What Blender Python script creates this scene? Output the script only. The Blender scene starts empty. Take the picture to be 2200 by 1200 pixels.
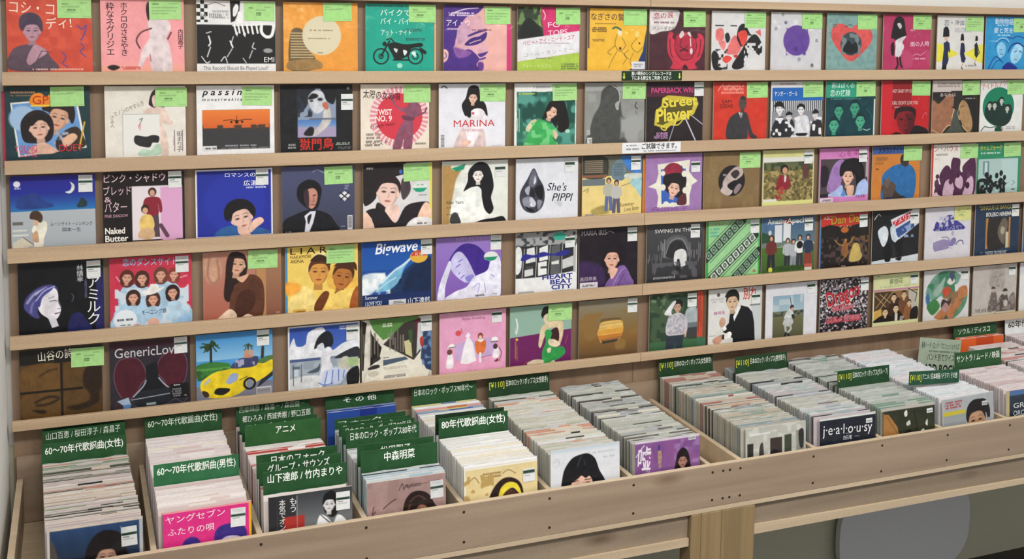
import bpy, math, random
import numpy as np
from mathutils import Matrix, Vector
random.seed(7)
rng = np.random.default_rng(7)
scene = bpy.context.scene
COL = scene.collection

# ---------------------------------------------------------------- camera, world, lamps, exposure
cam_d = bpy.data.cameras.new('camera')
cam = bpy.data.objects.new('camera', cam_d)
COL.objects.link(cam)
cr = Vector((0.92967341, -0.36801577, 0.01648471)); cu = Vector((0.02123674, 0.09821454, 0.99493864)); cf = Vector((0.36777215, 0.92461792, -0.0991229))
m = Matrix.Identity(4)
for i in range(3):
    m[i][0] = cr[i]; m[i][1] = cu[i]; m[i][2] = -cf[i]
m[1][3] = -2.629356
cam.matrix_world = m
cam_d.sensor_fit = 'HORIZONTAL'; cam_d.sensor_width = 36.0
cam_d.lens = 2350.82 * 36 / 2200
cam_d.shift_y = -327.17 / 2200
cam_d.clip_start = 0.05; cam_d.clip_end = 60
scene.camera = cam

w = bpy.data.worlds.new('shop_ambient'); scene.world = w; w.use_nodes = True
w.node_tree.nodes['Background'].inputs[0].default_value = (1.0, 0.985, 0.96, 1)
w.node_tree.nodes['Background'].inputs[1].default_value = 0.40

def area(name, loc, sx, sy, power, col=(1, .97, .92), tilt=0):
    l = bpy.data.lights.new(name, 'AREA'); l.shape = 'RECTANGLE'; l.size = sx; l.size_y = sy; l.energy = power; l.color = col
    o = bpy.data.objects.new(name, l); COL.objects.link(o); o.location = loc; o.rotation_euler = (tilt, 0, 0)
    return o
area('ceiling_lamp', (-0.2, -2.0, 0.86), 1.25, .3, 30, tilt=.25)
area('ceiling_lamp', (1.5, -2.0, 0.86), 1.25, .3, 23.5, tilt=.25)
area('ceiling_lamp', (3.2, -2.0, 0.86), 1.25, .3, 12.5, tilt=.25)

scene.view_settings.view_transform = 'Standard'; scene.view_settings.look = 'None'
scene.view_settings.gamma = 1; scene.view_settings.use_curve_mapping = False
scene.view_settings.exposure = 0.55

# ---------------------------------------------------------------- helpers
def lin(c):
    c = np.asarray(c, float)
    return np.where(c <= .04045, c / 12.92, ((c + .055) / 1.055) ** 2.4)
def hx(s):
    if len(s) == 1: s = s * 6
    if len(s) == 3: s = s[0]*2 + s[1]*2 + s[2]*2
    return np.array([int(s[i:i+2], 16) / 255 for i in (0, 2, 4)])

def mat(name, rough=.5, coat=0, spec=.5):
    M = bpy.data.materials.new(name); M.use_nodes = True
    b = M.node_tree.nodes['Principled BSDF']
    b.inputs['Roughness'].default_value = rough; b.inputs['Coat Weight'].default_value = coat
    b.inputs['Specular IOR Level'].default_value = spec
    return M, M.node_tree, b
def flat(name, c, rough=.6, coat=0):
    M, nt, b = mat(name, rough, coat)
    n = nt.nodes.new('ShaderNodeTexNoise'); n.inputs['Scale'].default_value = 60
    r = nt.nodes.new('ShaderNodeMixRGB'); r.blend_type = 'MULTIPLY'; r.inputs[0].default_value = .12
    r.inputs[1].default_value = (*lin(hx(c)), 1); nt.links.new(n.outputs['Color'], r.inputs[2]); nt.links.new(r.outputs[0], b.inputs['Base Color'])
    return M
def wood(name, c1, c2, axis=0, scale=1.0, knots=True, rough=.6):
    M, nt, b = mat(name, rough)
    tc = nt.nodes.new('ShaderNodeTexCoord'); mp = nt.nodes.new('ShaderNodeMapping')
    s = [26, 26, 26]; s[axis] = 1.6
    mp.inputs['Scale'].default_value = [v * scale for v in s]
    nt.links.new(tc.outputs['Object'], mp.inputs['Vector'])
    n = nt.nodes.new('ShaderNodeTexNoise'); n.inputs['Scale'].default_value = 1; n.inputs['Detail'].default_value = 5; n.inputs['Distortion'].default_value = .8
    nt.links.new(mp.outputs[0], n.inputs['Vector'])
    r = nt.nodes.new('ShaderNodeValToRGB'); r.color_ramp.elements[0].position = .32; r.color_ramp.elements[1].position = .68
    r.color_ramp.elements[0].color = (*lin(hx(c1)), 1); r.color_ramp.elements[1].color = (*lin(hx(c2)), 1)
    nt.links.new(n.outputs['Fac'], r.inputs[0]); last = r.outputs[0]
    n2 = nt.nodes.new('ShaderNodeTexNoise'); n2.inputs['Scale'].default_value = 220; n2.inputs['Detail'].default_value = 2
    nt.links.new(tc.outputs['Object'], n2.inputs['Vector'])
    mx = nt.nodes.new('ShaderNodeMixRGB'); mx.blend_type = 'MULTIPLY'; mx.inputs[0].default_value = .22
    nt.links.new(last, mx.inputs[1]); nt.links.new(n2.outputs['Fac'], mx.inputs[2]); last = mx.outputs[0]
    if knots:
        mp2 = nt.nodes.new('ShaderNodeMapping'); s2 = [9, 9, 9]; s2[axis] = 3.2
        mp2.inputs['Scale'].default_value = s2; nt.links.new(tc.outputs['Object'], mp2.inputs['Vector'])
        v = nt.nodes.new('ShaderNodeTexVoronoi'); v.inputs['Scale'].default_value = .9; nt.links.new(mp2.outputs[0], v.inputs['Vector'])
        r2 = nt.nodes.new('ShaderNodeValToRGB'); r2.color_ramp.elements[0].position = .03; r2.color_ramp.elements[1].position = .16
        r2.color_ramp.elements[0].color = (.5, .42, .36, 1); r2.color_ramp.elements[1].color = (1, 1, 1, 1)
        nt.links.new(v.outputs['Distance'], r2.inputs[0])
        m2 = nt.nodes.new('ShaderNodeMixRGB'); m2.blend_type = 'MULTIPLY'; m2.inputs[0].default_value = .9
        nt.links.new(last, m2.inputs[1]); nt.links.new(r2.outputs[0], m2.inputs[2]); last = m2.outputs[0]
    nt.links.new(last, b.inputs['Base Color'])
    return M
def print_mat(name, rough, coat, bump):
    M, nt, b = mat(name, rough, coat)
    b.inputs['Coat Roughness'].default_value = .12
    b.inputs['Specular IOR Level'].default_value = .3; a = nt.nodes.new('ShaderNodeVertexColor'); a.layer_name = 'ink'
    nt.links.new(a.outputs['Color'], b.inputs['Base Color'])
    if bump:
        tc = nt.nodes.new('ShaderNodeTexCoord'); n = nt.nodes.new('ShaderNodeTexNoise'); n.inputs['Scale'].default_value = 35; n.inputs['Detail'].default_value = 3
        nt.links.new(tc.outputs['Object'], n.inputs['Vector'])
        bp = nt.nodes.new('ShaderNodeBump'); bp.inputs['Strength'].default_value = bump; bp.inputs['Distance'].default_value = .004
        nt.links.new(n.outputs['Fac'], bp.inputs['Height']); nt.links.new(bp.outputs[0], b.inputs['Coat Normal'])
    return M
M_COVER = print_mat('printed_cover', .5, .12, .12)
M_PAPER = print_mat('printed_paper', .6, .0, 0)
M_SIDE = print_mat('filed_sleeve', .45, .3, .3)
def film_mat():
    M = bpy.data.materials.new('clear_film'); M.use_nodes = True; nt = M.node_tree; nt.nodes.clear()
    out = nt.nodes.new('ShaderNodeOutputMaterial'); mx = nt.nodes.new('ShaderNodeMixShader')
    t = nt.nodes.new('ShaderNodeBsdfTransparent'); g = nt.nodes.new('ShaderNodeBsdfGlossy'); g.inputs['Roughness'].default_value = .1
    tc = nt.nodes.new('ShaderNodeTexCoord'); n = nt.nodes.new('ShaderNodeTexNoise'); n.inputs['Scale'].default_value = 28; n.inputs['Detail'].default_value = 2; n.inputs['Distortion'].default_value = 1.2
    mp = nt.nodes.new('ShaderNodeMapping'); mp.inputs['Scale'].default_value = (1.3, 1, 1.3); mp.inputs['Rotation'].default_value = (0, .6, 0)
    nt.links.new(tc.outputs['Object'], mp.inputs['Vector']); nt.links.new(mp.outputs[0], n.inputs['Vector'])
    bp = nt.nodes.new('ShaderNodeBump'); bp.inputs['Strength'].default_value = 1; bp.inputs['Distance'].default_value = .009
    n3 = nt.nodes.new('ShaderNodeTexNoise'); n3.inputs['Scale'].default_value = 11; nt.links.new(tc.outputs['Object'], n3.inputs['Vector'])
    mr = nt.nodes.new('ShaderNodeMapRange'); mr.inputs[1].default_value = .5; mr.inputs[2].default_value = .68; nt.links.new(n3.outputs['Fac'], mr.inputs[0])
    mu = nt.nodes.new('ShaderNodeMath'); mu.operation = 'MULTIPLY'; nt.links.new(n.outputs['Fac'], mu.inputs[0]); nt.links.new(mr.outputs[0], mu.inputs[1])
    nt.links.new(mu.outputs[0], bp.inputs['Height']); nt.links.new(bp.outputs[0], g.inputs['Normal'])
    fr = nt.nodes.new('ShaderNodeFresnel'); fr.inputs['IOR'].default_value = 1.22
    nt.links.new(fr.outputs[0], mx.inputs[0]); nt.links.new(t.outputs[0], mx.inputs[1]); nt.links.new(g.outputs[0], mx.inputs[2]); nt.links.new(mx.outputs[0], out.inputs[0])
    return M
M_FILM = film_mat()
def film_edge_mat():
    M = bpy.data.materials.new('film_edge'); M.use_nodes = True; nt = M.node_tree; nt.nodes.clear()
    out = nt.nodes.new('ShaderNodeOutputMaterial'); m1 = nt.nodes.new('ShaderNodeMixShader'); m2 = nt.nodes.new('ShaderNodeMixShader')
    t = nt.nodes.new('ShaderNodeBsdfTransparent'); g = nt.nodes.new('ShaderNodeBsdfGlossy'); g.inputs['Roughness'].default_value = .18
    d = nt.nodes.new('ShaderNodeBsdfDiffuse'); d.inputs['Color'].default_value = (.85, .86, .87, 1)
    m1.inputs[0].default_value = .35; m2.inputs[0].default_value = .5
    nt.links.new(d.outputs[0], m1.inputs[1]); nt.links.new(g.outputs[0], m1.inputs[2]); nt.links.new(t.outputs[0], m2.inputs[1]); nt.links.new(m1.outputs[0], m2.inputs[2]); nt.links.new(m2.outputs[0], out.inputs[0])
    return M
M_FLAP = film_edge_mat()

def box_data(x0, x1, y0, y1, z0, z1):
    v = [(x, y, z) for x in (x0, x1) for y in (y0, y1) for z in (z0, z1)]
    f = [(0, 1, 3, 2), (4, 6, 7, 5), (0, 4, 5, 1), (2, 3, 7, 6), (0, 2, 6, 4), (1, 5, 7, 3)]
    return v, f
def mesh_obj(name, v, f, M, parent=None, ink=None):
    me = bpy.data.meshes.new(name); me.from_pydata(v, [], f); me.validate()
    if ink is not None:
        a = me.color_attributes.new('ink', 'FLOAT_COLOR', 'POINT'); a.data.foreach_set('color', np.asarray(ink, np.float32).ravel())
    me.materials.append(M)
    o = bpy.data.objects.new(name, me); COL.objects.link(o)
    if parent is not None: o.parent = parent
    return o
def boxes(name, lst, M, parent=None, bevel=0):
    V, F = [], []
    for b in lst:
        v, f = box_data(*b); n = len(V); V += v; F += [tuple(i + n for i in q) for q in f]
    o = mesh_obj(name, V, F, M, parent)
    if bevel:
        md = o.modifiers.new('soft_edge', 'BEVEL'); md.width = bevel; md.segments = 2
    return o
def tag(o, label=None, cat=None, group=None, kind=None):
    if label: o['label'] = label
    if cat: o['category'] = cat
    if group: o['group'] = group
    if kind: o['kind'] = kind
    return o
def thing(name, label, cat, loc=(0, 0, 0), rot=(0, 0, 0), group=None):
    o = bpy.data.objects.new(name, None); o.empty_display_size = .02; COL.objects.link(o)
    o.location = loc; o.rotation_euler = rot
    return tag(o, label, cat, group)

# ---------------------------------------------------------------- printing: shapes rasterised onto a fine vertex grid, lettering as real outlines
class Ink:
    """Colours a grid of vertices. Units: 100 across the sleeve, y down."""
    def __init__(s, nx, ny, W=100., H=100.):
        s.nx, s.ny, s.W, s.H = nx, ny, W, H
        s.X, s.Y = np.meshgrid(np.linspace(0, W, nx), np.linspace(0, H, ny))
        s.va = s.noise(7, 11 + nx) - .5; s.vb = s.noise(2.6, 12 + ny) - .5; s.C = np.ones((ny, nx, 3)); s.soft = .75; s.clip = None; s.text = []; s.px = W / (nx - 1)
    def put(s, d, c):
        cov = np.clip(.5 - d / max(s.soft, s.px), 0, 1)
        if s.clip is not None: cov = cov * s.clip
        s.C += cov[..., None] * (c - s.C)
    def tone(s, c, k=1.):
        return np.clip(c * (1 + k * (.14 * np.roll(s.va, int(c[0] * 997) % s.nx, 1) + .06 * np.roll(s.vb, int(c[1] * 991) % s.ny, 0)))[..., None] + k * .03 * s.vb[..., None], 0, 1)
    def ell(s, cx, cy, rx, ry, rot=0):
        a = math.radians(rot); dx, dy = s.X - cx, s.Y - cy
        u = dx * math.cos(a) + dy * math.sin(a); v = -dx * math.sin(a) + dy * math.cos(a)
        k = np.sqrt((u / rx) ** 2 + (v / ry) ** 2); return (k - 1) * min(rx, ry)
    def poly(s, p):
        p = np.asarray(p, float); d = np.full(s.X.shape, 1e9); sg = np.zeros(s.X.shape, bool)
        for a, b in zip(p, np.roll(p, -1, 0)):
            e = b - a; wx, wy = s.X - a[0], s.Y - a[1]
            t = np.clip((wx * e[0] + wy * e[1]) / (e @ e + 1e-12), 0, 1)
            d = np.minimum(d, (wx - e[0] * t) ** 2 + (wy - e[1] * t) ** 2)
            if abs(e[1]) > 1e-9:
                c = ((a[1] <= s.Y) != (b[1] <= s.Y)) & (wx < wy * e[0] / e[1]); sg ^= c
        return np.where(sg, -1, 1) * np.sqrt(d)
    def line(s, p, w_):
        p = np.asarray(p, float); d = np.full(s.X.shape, 1e9)
        for a, b in zip(p[:-1], p[1:]):
            e = b - a; wx, wy = s.X - a[0], s.Y - a[1]
            t = np.clip((wx * e[0] + wy * e[1]) / (e @ e + 1e-12), 0, 1)
            d = np.minimum(d, (wx - e[0] * t) ** 2 + (wy - e[1] * t) ** 2)
        return np.sqrt(d) - w_ / 2
    @staticmethod
    def spline(p, closed):
        p = np.asarray(p, float); n = len(p); out = []
        if n < 3: return p
        for i in range(n if closed else n - 1):
            if closed: a, b, c, e = p[(i - 1) % n], p[i], p[(i + 1) % n], p[(i + 2) % n]
            else: a, b, c, e = p[max(i - 1, 0)], p[i], p[i + 1], p[min(i + 2, n - 1)]
            for t in (0, .25, .5, .75):
                out.append(.5 * (2 * b + (c - a) * t + (2 * a - 5 * b + 4 * c - e) * t * t + (3 * b - a - 3 * c + e) * t ** 3))
        if not closed: out.append(p[-1])
        return np.array(out)
    def noise(s, sc, seed):
        g = np.random.default_rng(seed).random((int(s.H / sc) + 4, int(s.W / sc) + 4))
        x, y = np.clip(s.X / sc, 0, None), np.clip(s.Y / sc, 0, None); i, j = y.astype(int), x.astype(int); fy, fx = y - i, x - j
        fy = fy * fy * (3 - 2 * fy); fx = fx * fx * (3 - 2 * fx)
        return (g[i, j] * (1 - fx) + g[i, j + 1] * fx) * (1 - fy) + (g[i + 1, j] * (1 - fx) + g[i + 1, j + 1] * fx) * fy
    def rect(s, x0, y0, x1, y1):
        return np.maximum(np.abs(s.X - (x0 + x1) / 2) - abs(x1 - x0) / 2, np.abs(s.Y - (y0 + y1) / 2) - abs(y1 - y0) / 2)
    def dashes(s, x0, y0, x1, y1, rows, c, seed, vert=False):
        r = random.Random(seed)
        if vert:
            x = x0
            while x < x1:
                a = y0 + r.random() * (y1 - y0) * .4; b = a + (.3 + .7 * r.random()) * (y1 - a); s.put(s.rect(x, a, x + .8 + r.random(), b), c); x += 2 + r.random() * 3
            return
        p = (y1 - y0) / rows
        for k in range(rows):
            y = y0 + k * p; x = x0 + r.random() * 3
            while x < x1 - 1:
                L = .8 + r.random() * 2.6; s.put(s.rect(x, y + p * .15, min(x + L, x1), y + p * .8), c); x += L + .6 + (2 if r.random() < .15 else 0)
    def face(s, cx, cy, k, skin, hair, tilt=0, style='n'):
        a = math.radians(tilt); ca, sa = math.cos(a), math.sin(a)
        T = lambda x, y: (cx + (x * ca - y * sa) * k, cy + (x * sa + y * ca) * k)
        E = lambda x, y, rx, ry, c, r=0: s.put(s.ell(*T(x, y), rx * k, ry * k, tilt + r), c)
        sh = skin * .86
        s.put(s.poly([T(-.3, .6), T(.3, .6), T(.34, 1.4), T(-.34, 1.4)]), sh)
        E(0, 0, .72, .98, sh); E(-.06, -.02, .64, .92, skin * .5 + sh * .5); E(-.1, .0, .52, .82, skin); E(-.02, .25, .5, .74, skin)
        E(-.7, .1, .12, .2, skin); E(.7, .1, .12, .2, skin)
        if style == 'n':
            s.put(s.poly(s.spline([T(-.8, .05), T(-.78, -.6), T(-.3, -1.12), T(.3, -1.12), T(.78, -.6), T(.8, .05), T(.55, -.5), T(.1, -.62), T(-.5, -.5)], True)), hair)
        else:
            s.put(s.poly(s.spline([T(-.76, -.1), T(-.8, -.8), T(-.2, -1.3), T(.5, -1.2), T(.82, -.6), T(.76, -.1), T(.55, -.6), T(-.1, -.7), T(-.6, -.55)], True)), hair)
        dk = np.array([.12, .09, .1]) * .6 + hair * .4
        for sx in (-1, 1):
            E(.31 * sx, -.02, .19, .085, dk * .3 + skin * .7); E(.31 * sx, -.01, .13, .055, dk * .85 + skin * .15)
            s.put(s.line([T(.14 * sx, -.24), T(.34 * sx, -.3), T(.5 * sx, -.22)], .05 * k), dk * .5 + skin * .5)
        s.put(s.line([T(.04, .05), T(.08, .3), T(-.03, .33)], .05 * k), sh * .95)
        E(0, .6, .2, .075, skin * np.array([.85, .55, .55])); E(0, .6, .18, .018, skin * .55)
    def run(s, text, seed):
        for n_, op in enumerate(o.strip() for o in text.split(';')):
            if not op: continue
            q = op.split(); k = q[0]; sd = seed * 101 + n_
            fl = lambda i, j: [float(z) for z in q[i:j]]
            pts = lambda i: [[float(z) for z in t.split(',')] for t in q[i:]]
            if k[0] == '~': s.soft = float(k[1:]) if float(k[1:]) > 1 else .75
            elif k == 'bg': s.C[:] = hx(q[1]); s.C += (s.noise(2, sd)[..., None] - .5) * .03 + (s.noise(9, sd + 1)[..., None] - .5) * .04
            elif k == 'R': s.put(s.rect(*fl(1, 5)), hx(q[5]))
            elif k == 'G':
                x0, y0, x1, y1 = fl(1, 5); t = np.clip((s.Y - y0) / (y1 - y0), 0, 1)[..., None]; s.put(s.rect(x0, y0, x1, y1), hx(q[5]) * (1 - t) + hx(q[6]) * t)
            elif k == 'E': s.put(s.ell(*fl(1, 5)), hx(q[5]))
            elif k == 'O': cx, cy, r, w_ = fl(1, 5); s.put(np.abs(np.hypot(s.X - cx, s.Y - cy) - r) - w_ / 2, hx(q[5]))
            elif k == 'P': s.put(s.poly(pts(2)), s.tone(hx(q[1]), .5))
            elif k == 'B': s.put(s.poly(s.spline(pts(2), True)), s.tone(hx(q[1])))
            elif k == 'L': s.put(s.line(pts(3), float(q[2])), hx(q[1]))
            elif k == 'S': s.put(s.line(s.spline(pts(3), False), float(q[2])), hx(q[1]))
            elif k == 'SC':
                p = s.spline(pts(3), True); s.put(s.line(np.vstack([p, p[:1]]), float(q[2])), hx(q[1]))
            elif k == 'N':
                x0, y0, x1, y1, sc, th = fl(1, 7); v = s.noise(sc, sd); s.put(np.maximum(s.rect(x0, y0, x1, y1), (th - v) * sc * 1.6), hx(q[7]))
            elif k == 'ST':
                x0, y0, x1, y1, n = fl(1, 6); p = (y1 - y0) / n
                for i in range(int(n)): s.put(s.rect(x0, y0 + i * p, x1, y0 + (i + .5) * p), hx(q[6]))
            elif k == 'ST2':
                x0, y0, x1, y1, n = fl(1, 6); p = (x1 - x0) / n; s.put(s.rect(x0, y0, x1, y1), hx(q[6]))
                for i in range(int(n)): s.put(s.rect(x0 + i * p, y0, x0 + (i + .5) * p, y1), hx(q[7]))
            elif k == 'CK':
                x0, y0, x1, y1, c = fl(1, 6); u = ((s.X - x0) // c + (s.Y - y0) // c) % 2; s.put(np.where(u > .5, s.rect(x0, y0, x1, y1), 9), hx(q[6]))
            elif k == 'SP':
                cx, cy, r0, r1, n = fl(1, 6); a = np.arctan2(s.Y - cy, s.X - cx) * n / (2 * math.pi); r = np.hypot(s.X - cx, s.Y - cy)
                s.put(np.where((a % 1 > .6), np.maximum(r0 - r, r - r1), 9), hx(q[6]))
            elif k == 'D': s.dashes(*fl(1, 5), int(q[5]), hx(q[6]), sd)
            elif k == 'VD': s.dashes(*fl(1, 5), 1, hx(q[5]), sd, True)
            elif k == 'F': s.face(*fl(1, 4), hx(q[4]), hx(q[5]), float(q[7]) if len(q) > 7 else 0, q[6])
            elif k == 'FN': s.face(*fl(1, 4), hx(q[4]), hx(q[5]))
            elif k == 'FB':
                c = fl(1, 4); s.put(s.ell(c[0], c[1] - c[2] * .2, c[2] * .95, c[2] * 1.1), hx('122420')); s.face(*c, hx('c8d0c4'), hx('122420'))
            elif k == 'FG':
                c = fl(1, 4); h = hx(q[4]); s.put(s.ell(c[0], c[1], c[2] * 1.0, c[2] * 1.15), h); s.put(s.ell(c[0], c[1] + c[2] * .5, c[2] * .95, c[2] * .9), h); s.face(c[0], c[1], c[2] * .8, hx('e0a890'), h, float(q[5]) if len(q) > 5 else 0)
            elif k == 'H':
                x, y, h = fl(1, 4); u = h / 100; top, pan, hair = hx(q[4]), hx(q[5]), hx(q[6]); P = lambda L: [(x + a * u, y + b * u) for a, b in L]
                s.put(s.poly(P([(-11, 46), (11, 46), (14, 100), (3, 100), (0, 60), (-3, 100), (-14, 100)])), pan)
                s.put(s.poly(s.spline(P([(-7, 18), (7, 18), (16, 24), (19, 46), (14, 50), (11, 34), (11, 54), (-11, 54), (-11, 34), (-14, 50), (-19, 46), (-16, 24)]), True)), top)
                s.put(s.ell(x, y + 8 * u, 8 * u, 9 * u), hair); s.put(s.ell(x, y + 10 * u, 5 * u, 6.5 * u), hx('d0a084'))
            elif k == 'FS':
                x0, y0, x1, y1, wd = fl(1, 6); n = int(q[8]) + 2; L = math.hypot(x1 - x0, y1 - y0); ux, uy = (x1 - x0) / L, (y1 - y0) / L
                s.put(s.line([(x0, y0), (x1, y1)], wd), hx(q[6])); s.put(s.line([(x0 - uy * wd * .72, y0 + ux * wd * .72), (x1 - uy * wd * .72, y1 + ux * wd * .72)], .9), hx(q[6])); s.put(s.line([(x0 + uy * wd * .72, y0 - ux * wd * .72), (x1 + uy * wd * .72, y1 - ux * wd * .72)], .9), hx(q[6]))
                for i in range(n):
                    t = (i + .5) / n; cx, cy = x0 + (x1 - x0) * t, y0 + (y1 - y0) * t; hw = L / n * .4; hh = wd * .38
                    s.put(s.poly([(cx + ux * a - uy * b, cy + uy * a + ux * b) for a, b in ((-hw, -hh), (hw, -hh), (hw, hh), (-hw, hh))]), hx(q[7]))
                    s.put(s.ell(cx, cy, hh * .55, hh * .7), hx('2c3a30')); s.put(s.ell(cx, cy, hh * .3, hh * .4), hx('90a090'))
            elif k == 'CE': s.clip = np.clip(.5 - s.ell(*fl(1, 5)), 0, 1)
            elif k == 'CX': s.clip = None
            elif k in ('T', 'TB', 'IT', 'HW'):
                x, y, h, w_, r = fl(1, 6); s.text.append((k, x, y, h, w_, r, hx(q[6]), ' '.join(q[7:])))
            elif k == 'V':
                x, y, h = fl(1, 4)
                for i, ch in enumerate(q[5]):
                    if ch == 'ー': s.text.append(('T', x + h * .75, y + i * h * 1.05 + h * .1, h, 0, 90, hx(q[4]), ch))
                    else: s.text.append(('T', x, y + i * h * 1.05, h, 0, 0, hx(q[4]), ch))
            else: raise ValueError('op ' + op)

_TC = {}
def text_mesh(body, style):
    key = (body, style)
    if key in _TC: return _TC[key]
    c = bpy.data.curves.new('lettering', 'FONT'); c.body = body; c.size = 1; c.fill_mode = 'FRONT'; c.resolution_u = 3
    c.offset = 0 if style != 'TB' and 'M' in body else {'T': .004, 'TB': .014 if any(ord(ch) > 0x2000 for ch in body) else .026, 'IT': .018, 'HW': .003}[style]
    if style in ('IT', 'HW'): c.shear = .25
    o = bpy.data.objects.new('lettering', c); COL.objects.link(o)
    e = o.evaluated_get(bpy.context.evaluated_depsgraph_get()); me = e.to_mesh()
    v = np.empty(len(me.vertices) * 3); me.vertices.foreach_get('co', v); v = v.reshape(-1, 3)[:, :2].copy()
    f = [tuple(p.vertices) for p in me.polygons]; e.to_mesh_clear()
    bpy.data.objects.remove(o); bpy.data.curves.remove(c)
    _TC[key] = (v, f); return v, f
def lay_text(t):
    k, x, y, h, w_, r, c, body = t
    v, f = text_mesh(body, k)
    if not len(v): return None
    lo, hi = v.min(0), v.max(0)
    cjk = any(ord(ch) > 0x2000 for ch in body)
    sy = h / (.86 if cjk else .72); base = -.1 if cjk else 0
    sx = w_ / (hi[0] - lo[0]) if w_ else sy
    u = (v[:, 0] - lo[0]) * sx if not (cjk and len(body) == 1) else v[:, 0] * sx
    d = h - (v[:, 1] - base) * sy
    a = math.radians(r); X = x + u * math.cos(a) - d * math.sin(a); Y = y + u * math.sin(a) + d * math.cos(a)
    return X, Y, f, c

def printed_sheet(name, art, seed, w, h, t, nx, ny, M, parent, edge=(.85, .83, .8), vmax=None):
    """one sheet: front face a colour grid at y=0 facing -y, box sides behind, lettering proud of the front"""
    H = 100. * h / w
    ink = Ink(nx, ny, 100., H); ink.run(art, seed)
    return sheet_from_ink(name, ink, w, h, t, M, parent, edge)
def sheet_from_ink(name, ink, w, h, t, M, parent, edge=(.85, .83, .8)):
    nx, ny = ink.nx, ink.ny; sc = w / 100.
    x = ink.X * sc - w / 2; z = h - ink.Y * (h / ink.H)
    V = [np.stack([x.ravel(), np.zeros(nx * ny), z.ravel()], 1)]
    C = [lin(np.clip(ink.C, 0, 1)).reshape(-1, 3)]
    i = np.arange(nx * ny).reshape(ny, nx)
    F = np.stack([i[:-1, :-1], i[1:, :-1], i[1:, 1:], i[:-1, 1:]], -1).reshape(-1, 4).tolist()
    n = nx * ny
    bx = [(-w/2, 0, 0), (w/2, 0, 0), (w/2, 0, h), (-w/2, 0, h), (-w/2, t, 0), (w/2, t, 0), (w/2, t, h), (-w/2, t, h)]
    V.append(np.array(bx)); C.append(np.tile(lin(edge), (8, 1)))
    F += [[n + q for q in f] for f in ((0, 1, 5, 4), (1, 2, 6, 5), (2, 3, 7, 6), (3, 0, 4, 7), (4, 5, 6, 7))]; n += 8
    for j, tx in enumerate(ink.text):
        r = lay_text(tx)
        if r is None: continue
        X, Y, f, c = r
        X = np.clip(X, .2, 99.8); Y = np.clip(Y, .2, ink.H - .2)
        V.append(np.stack([X * sc - w / 2, np.full(len(X), -.00025 - .00002 * j), h - Y * (h / ink.H)], 1))
        C.append(np.tile(lin(c), (len(X), 1))); F += [[n + q for q in p] for p in f]; n += len(X)
    V = np.vstack(V); C = np.vstack(C); C = np.hstack([C, np.ones((len(C), 1))])
    return mesh_obj(name, V.tolist(), F, M, parent, C)

# ---------------------------------------------------------------- setting
M_LEDGE = wood('ledge_wood', 'bfa284', 'cfb492', 0, knots=False)
M_PANEL = wood('panel_wood', '8c735d', '9f856d', 2, .8, knots=False)
M_BIN = wood('bin_wood', '9c8672', 'b09a84', 0, .9)
M_BINL = wood('bin_edge_wood', 'cbb597', 'dac5a8', 0, 1, knots=False)
M_PLANK = wood('plank_wood', '84704f', 'a38a63', 2, .9)
M_APRON = wood('apron_wood', '8d7d69', 'a3917c', 0, .9)
M_WALL = flat('white_wall', 'e4e4e0'); M_LOW = flat('grey_green_wall', 'c2c2ac'); M_FLOOR = flat('dark_floor', '3a342e')
M_SCREW = flat('dark_screw', '2a221c')
XR = 3.7
tag(boxes('wall_back', [(-.166, XR, .062, .12, -1.0, 1.0)], M_WALL), kind='structure')
tag(boxes('wall_lower', [(-.166, XR, .062, .12, -1.78, -1.0)], M_LOW), kind='structure')
tag(boxes('wall_left', [(-.266, -.166, -2.2, .12, -1.78, 1.0)], flat('lit_white_wall', 'f6f6f2')), kind='structure')  # same white wall; the light on this side is put into a lighter colour
tag(boxes('floor', [(-.3, XR, -3.2, .12, -1.9, -1.78)], M_FLOOR), kind='structure')

# wall rack in two sections
ZT = [-.1359, -.3322, -.5295, -.7291, -.9255]; ZB = [-.1653, -.363, -.562, -.7595, -.948]
Z0 = [-.1503, -.3504, -.5509, -.7506, -.9425]   # where the records stand on each ledge
def rack(x0, x1, label):
    r = thing('record_rack', label, 'shelf', (x0, .06, -.95))
    o = lambda n, L, M, b=.0012: boxes(n, [(a - x0, c - x0, d - .06, e - .06, f + .95, g + .95) for a, c, d, e, f, g in L], M, r, b)
    o('back_panel', [(x0, x1, .045, .06, -1.19, .05)], M_PANEL, 0)
    for zt, zb, z0 in zip(ZT, ZB, Z0):
        o('ledge', [(x0, x1, 0, .012, zb, zt), (x0, x1, .012, .0445, zb, z0 - .0004)], M_LEDGE)
    o('top_rail', [(x0, x1, 0, .0445, .0365, .057)], M_LEDGE)
    return r
rack(-.155, 1.4435, 'left section of the pale wooden record rack, from the white wall to the seam')
rack(1.4445, 3.1, 'right section of the pale wooden record rack, right of the ledge seam')

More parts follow.
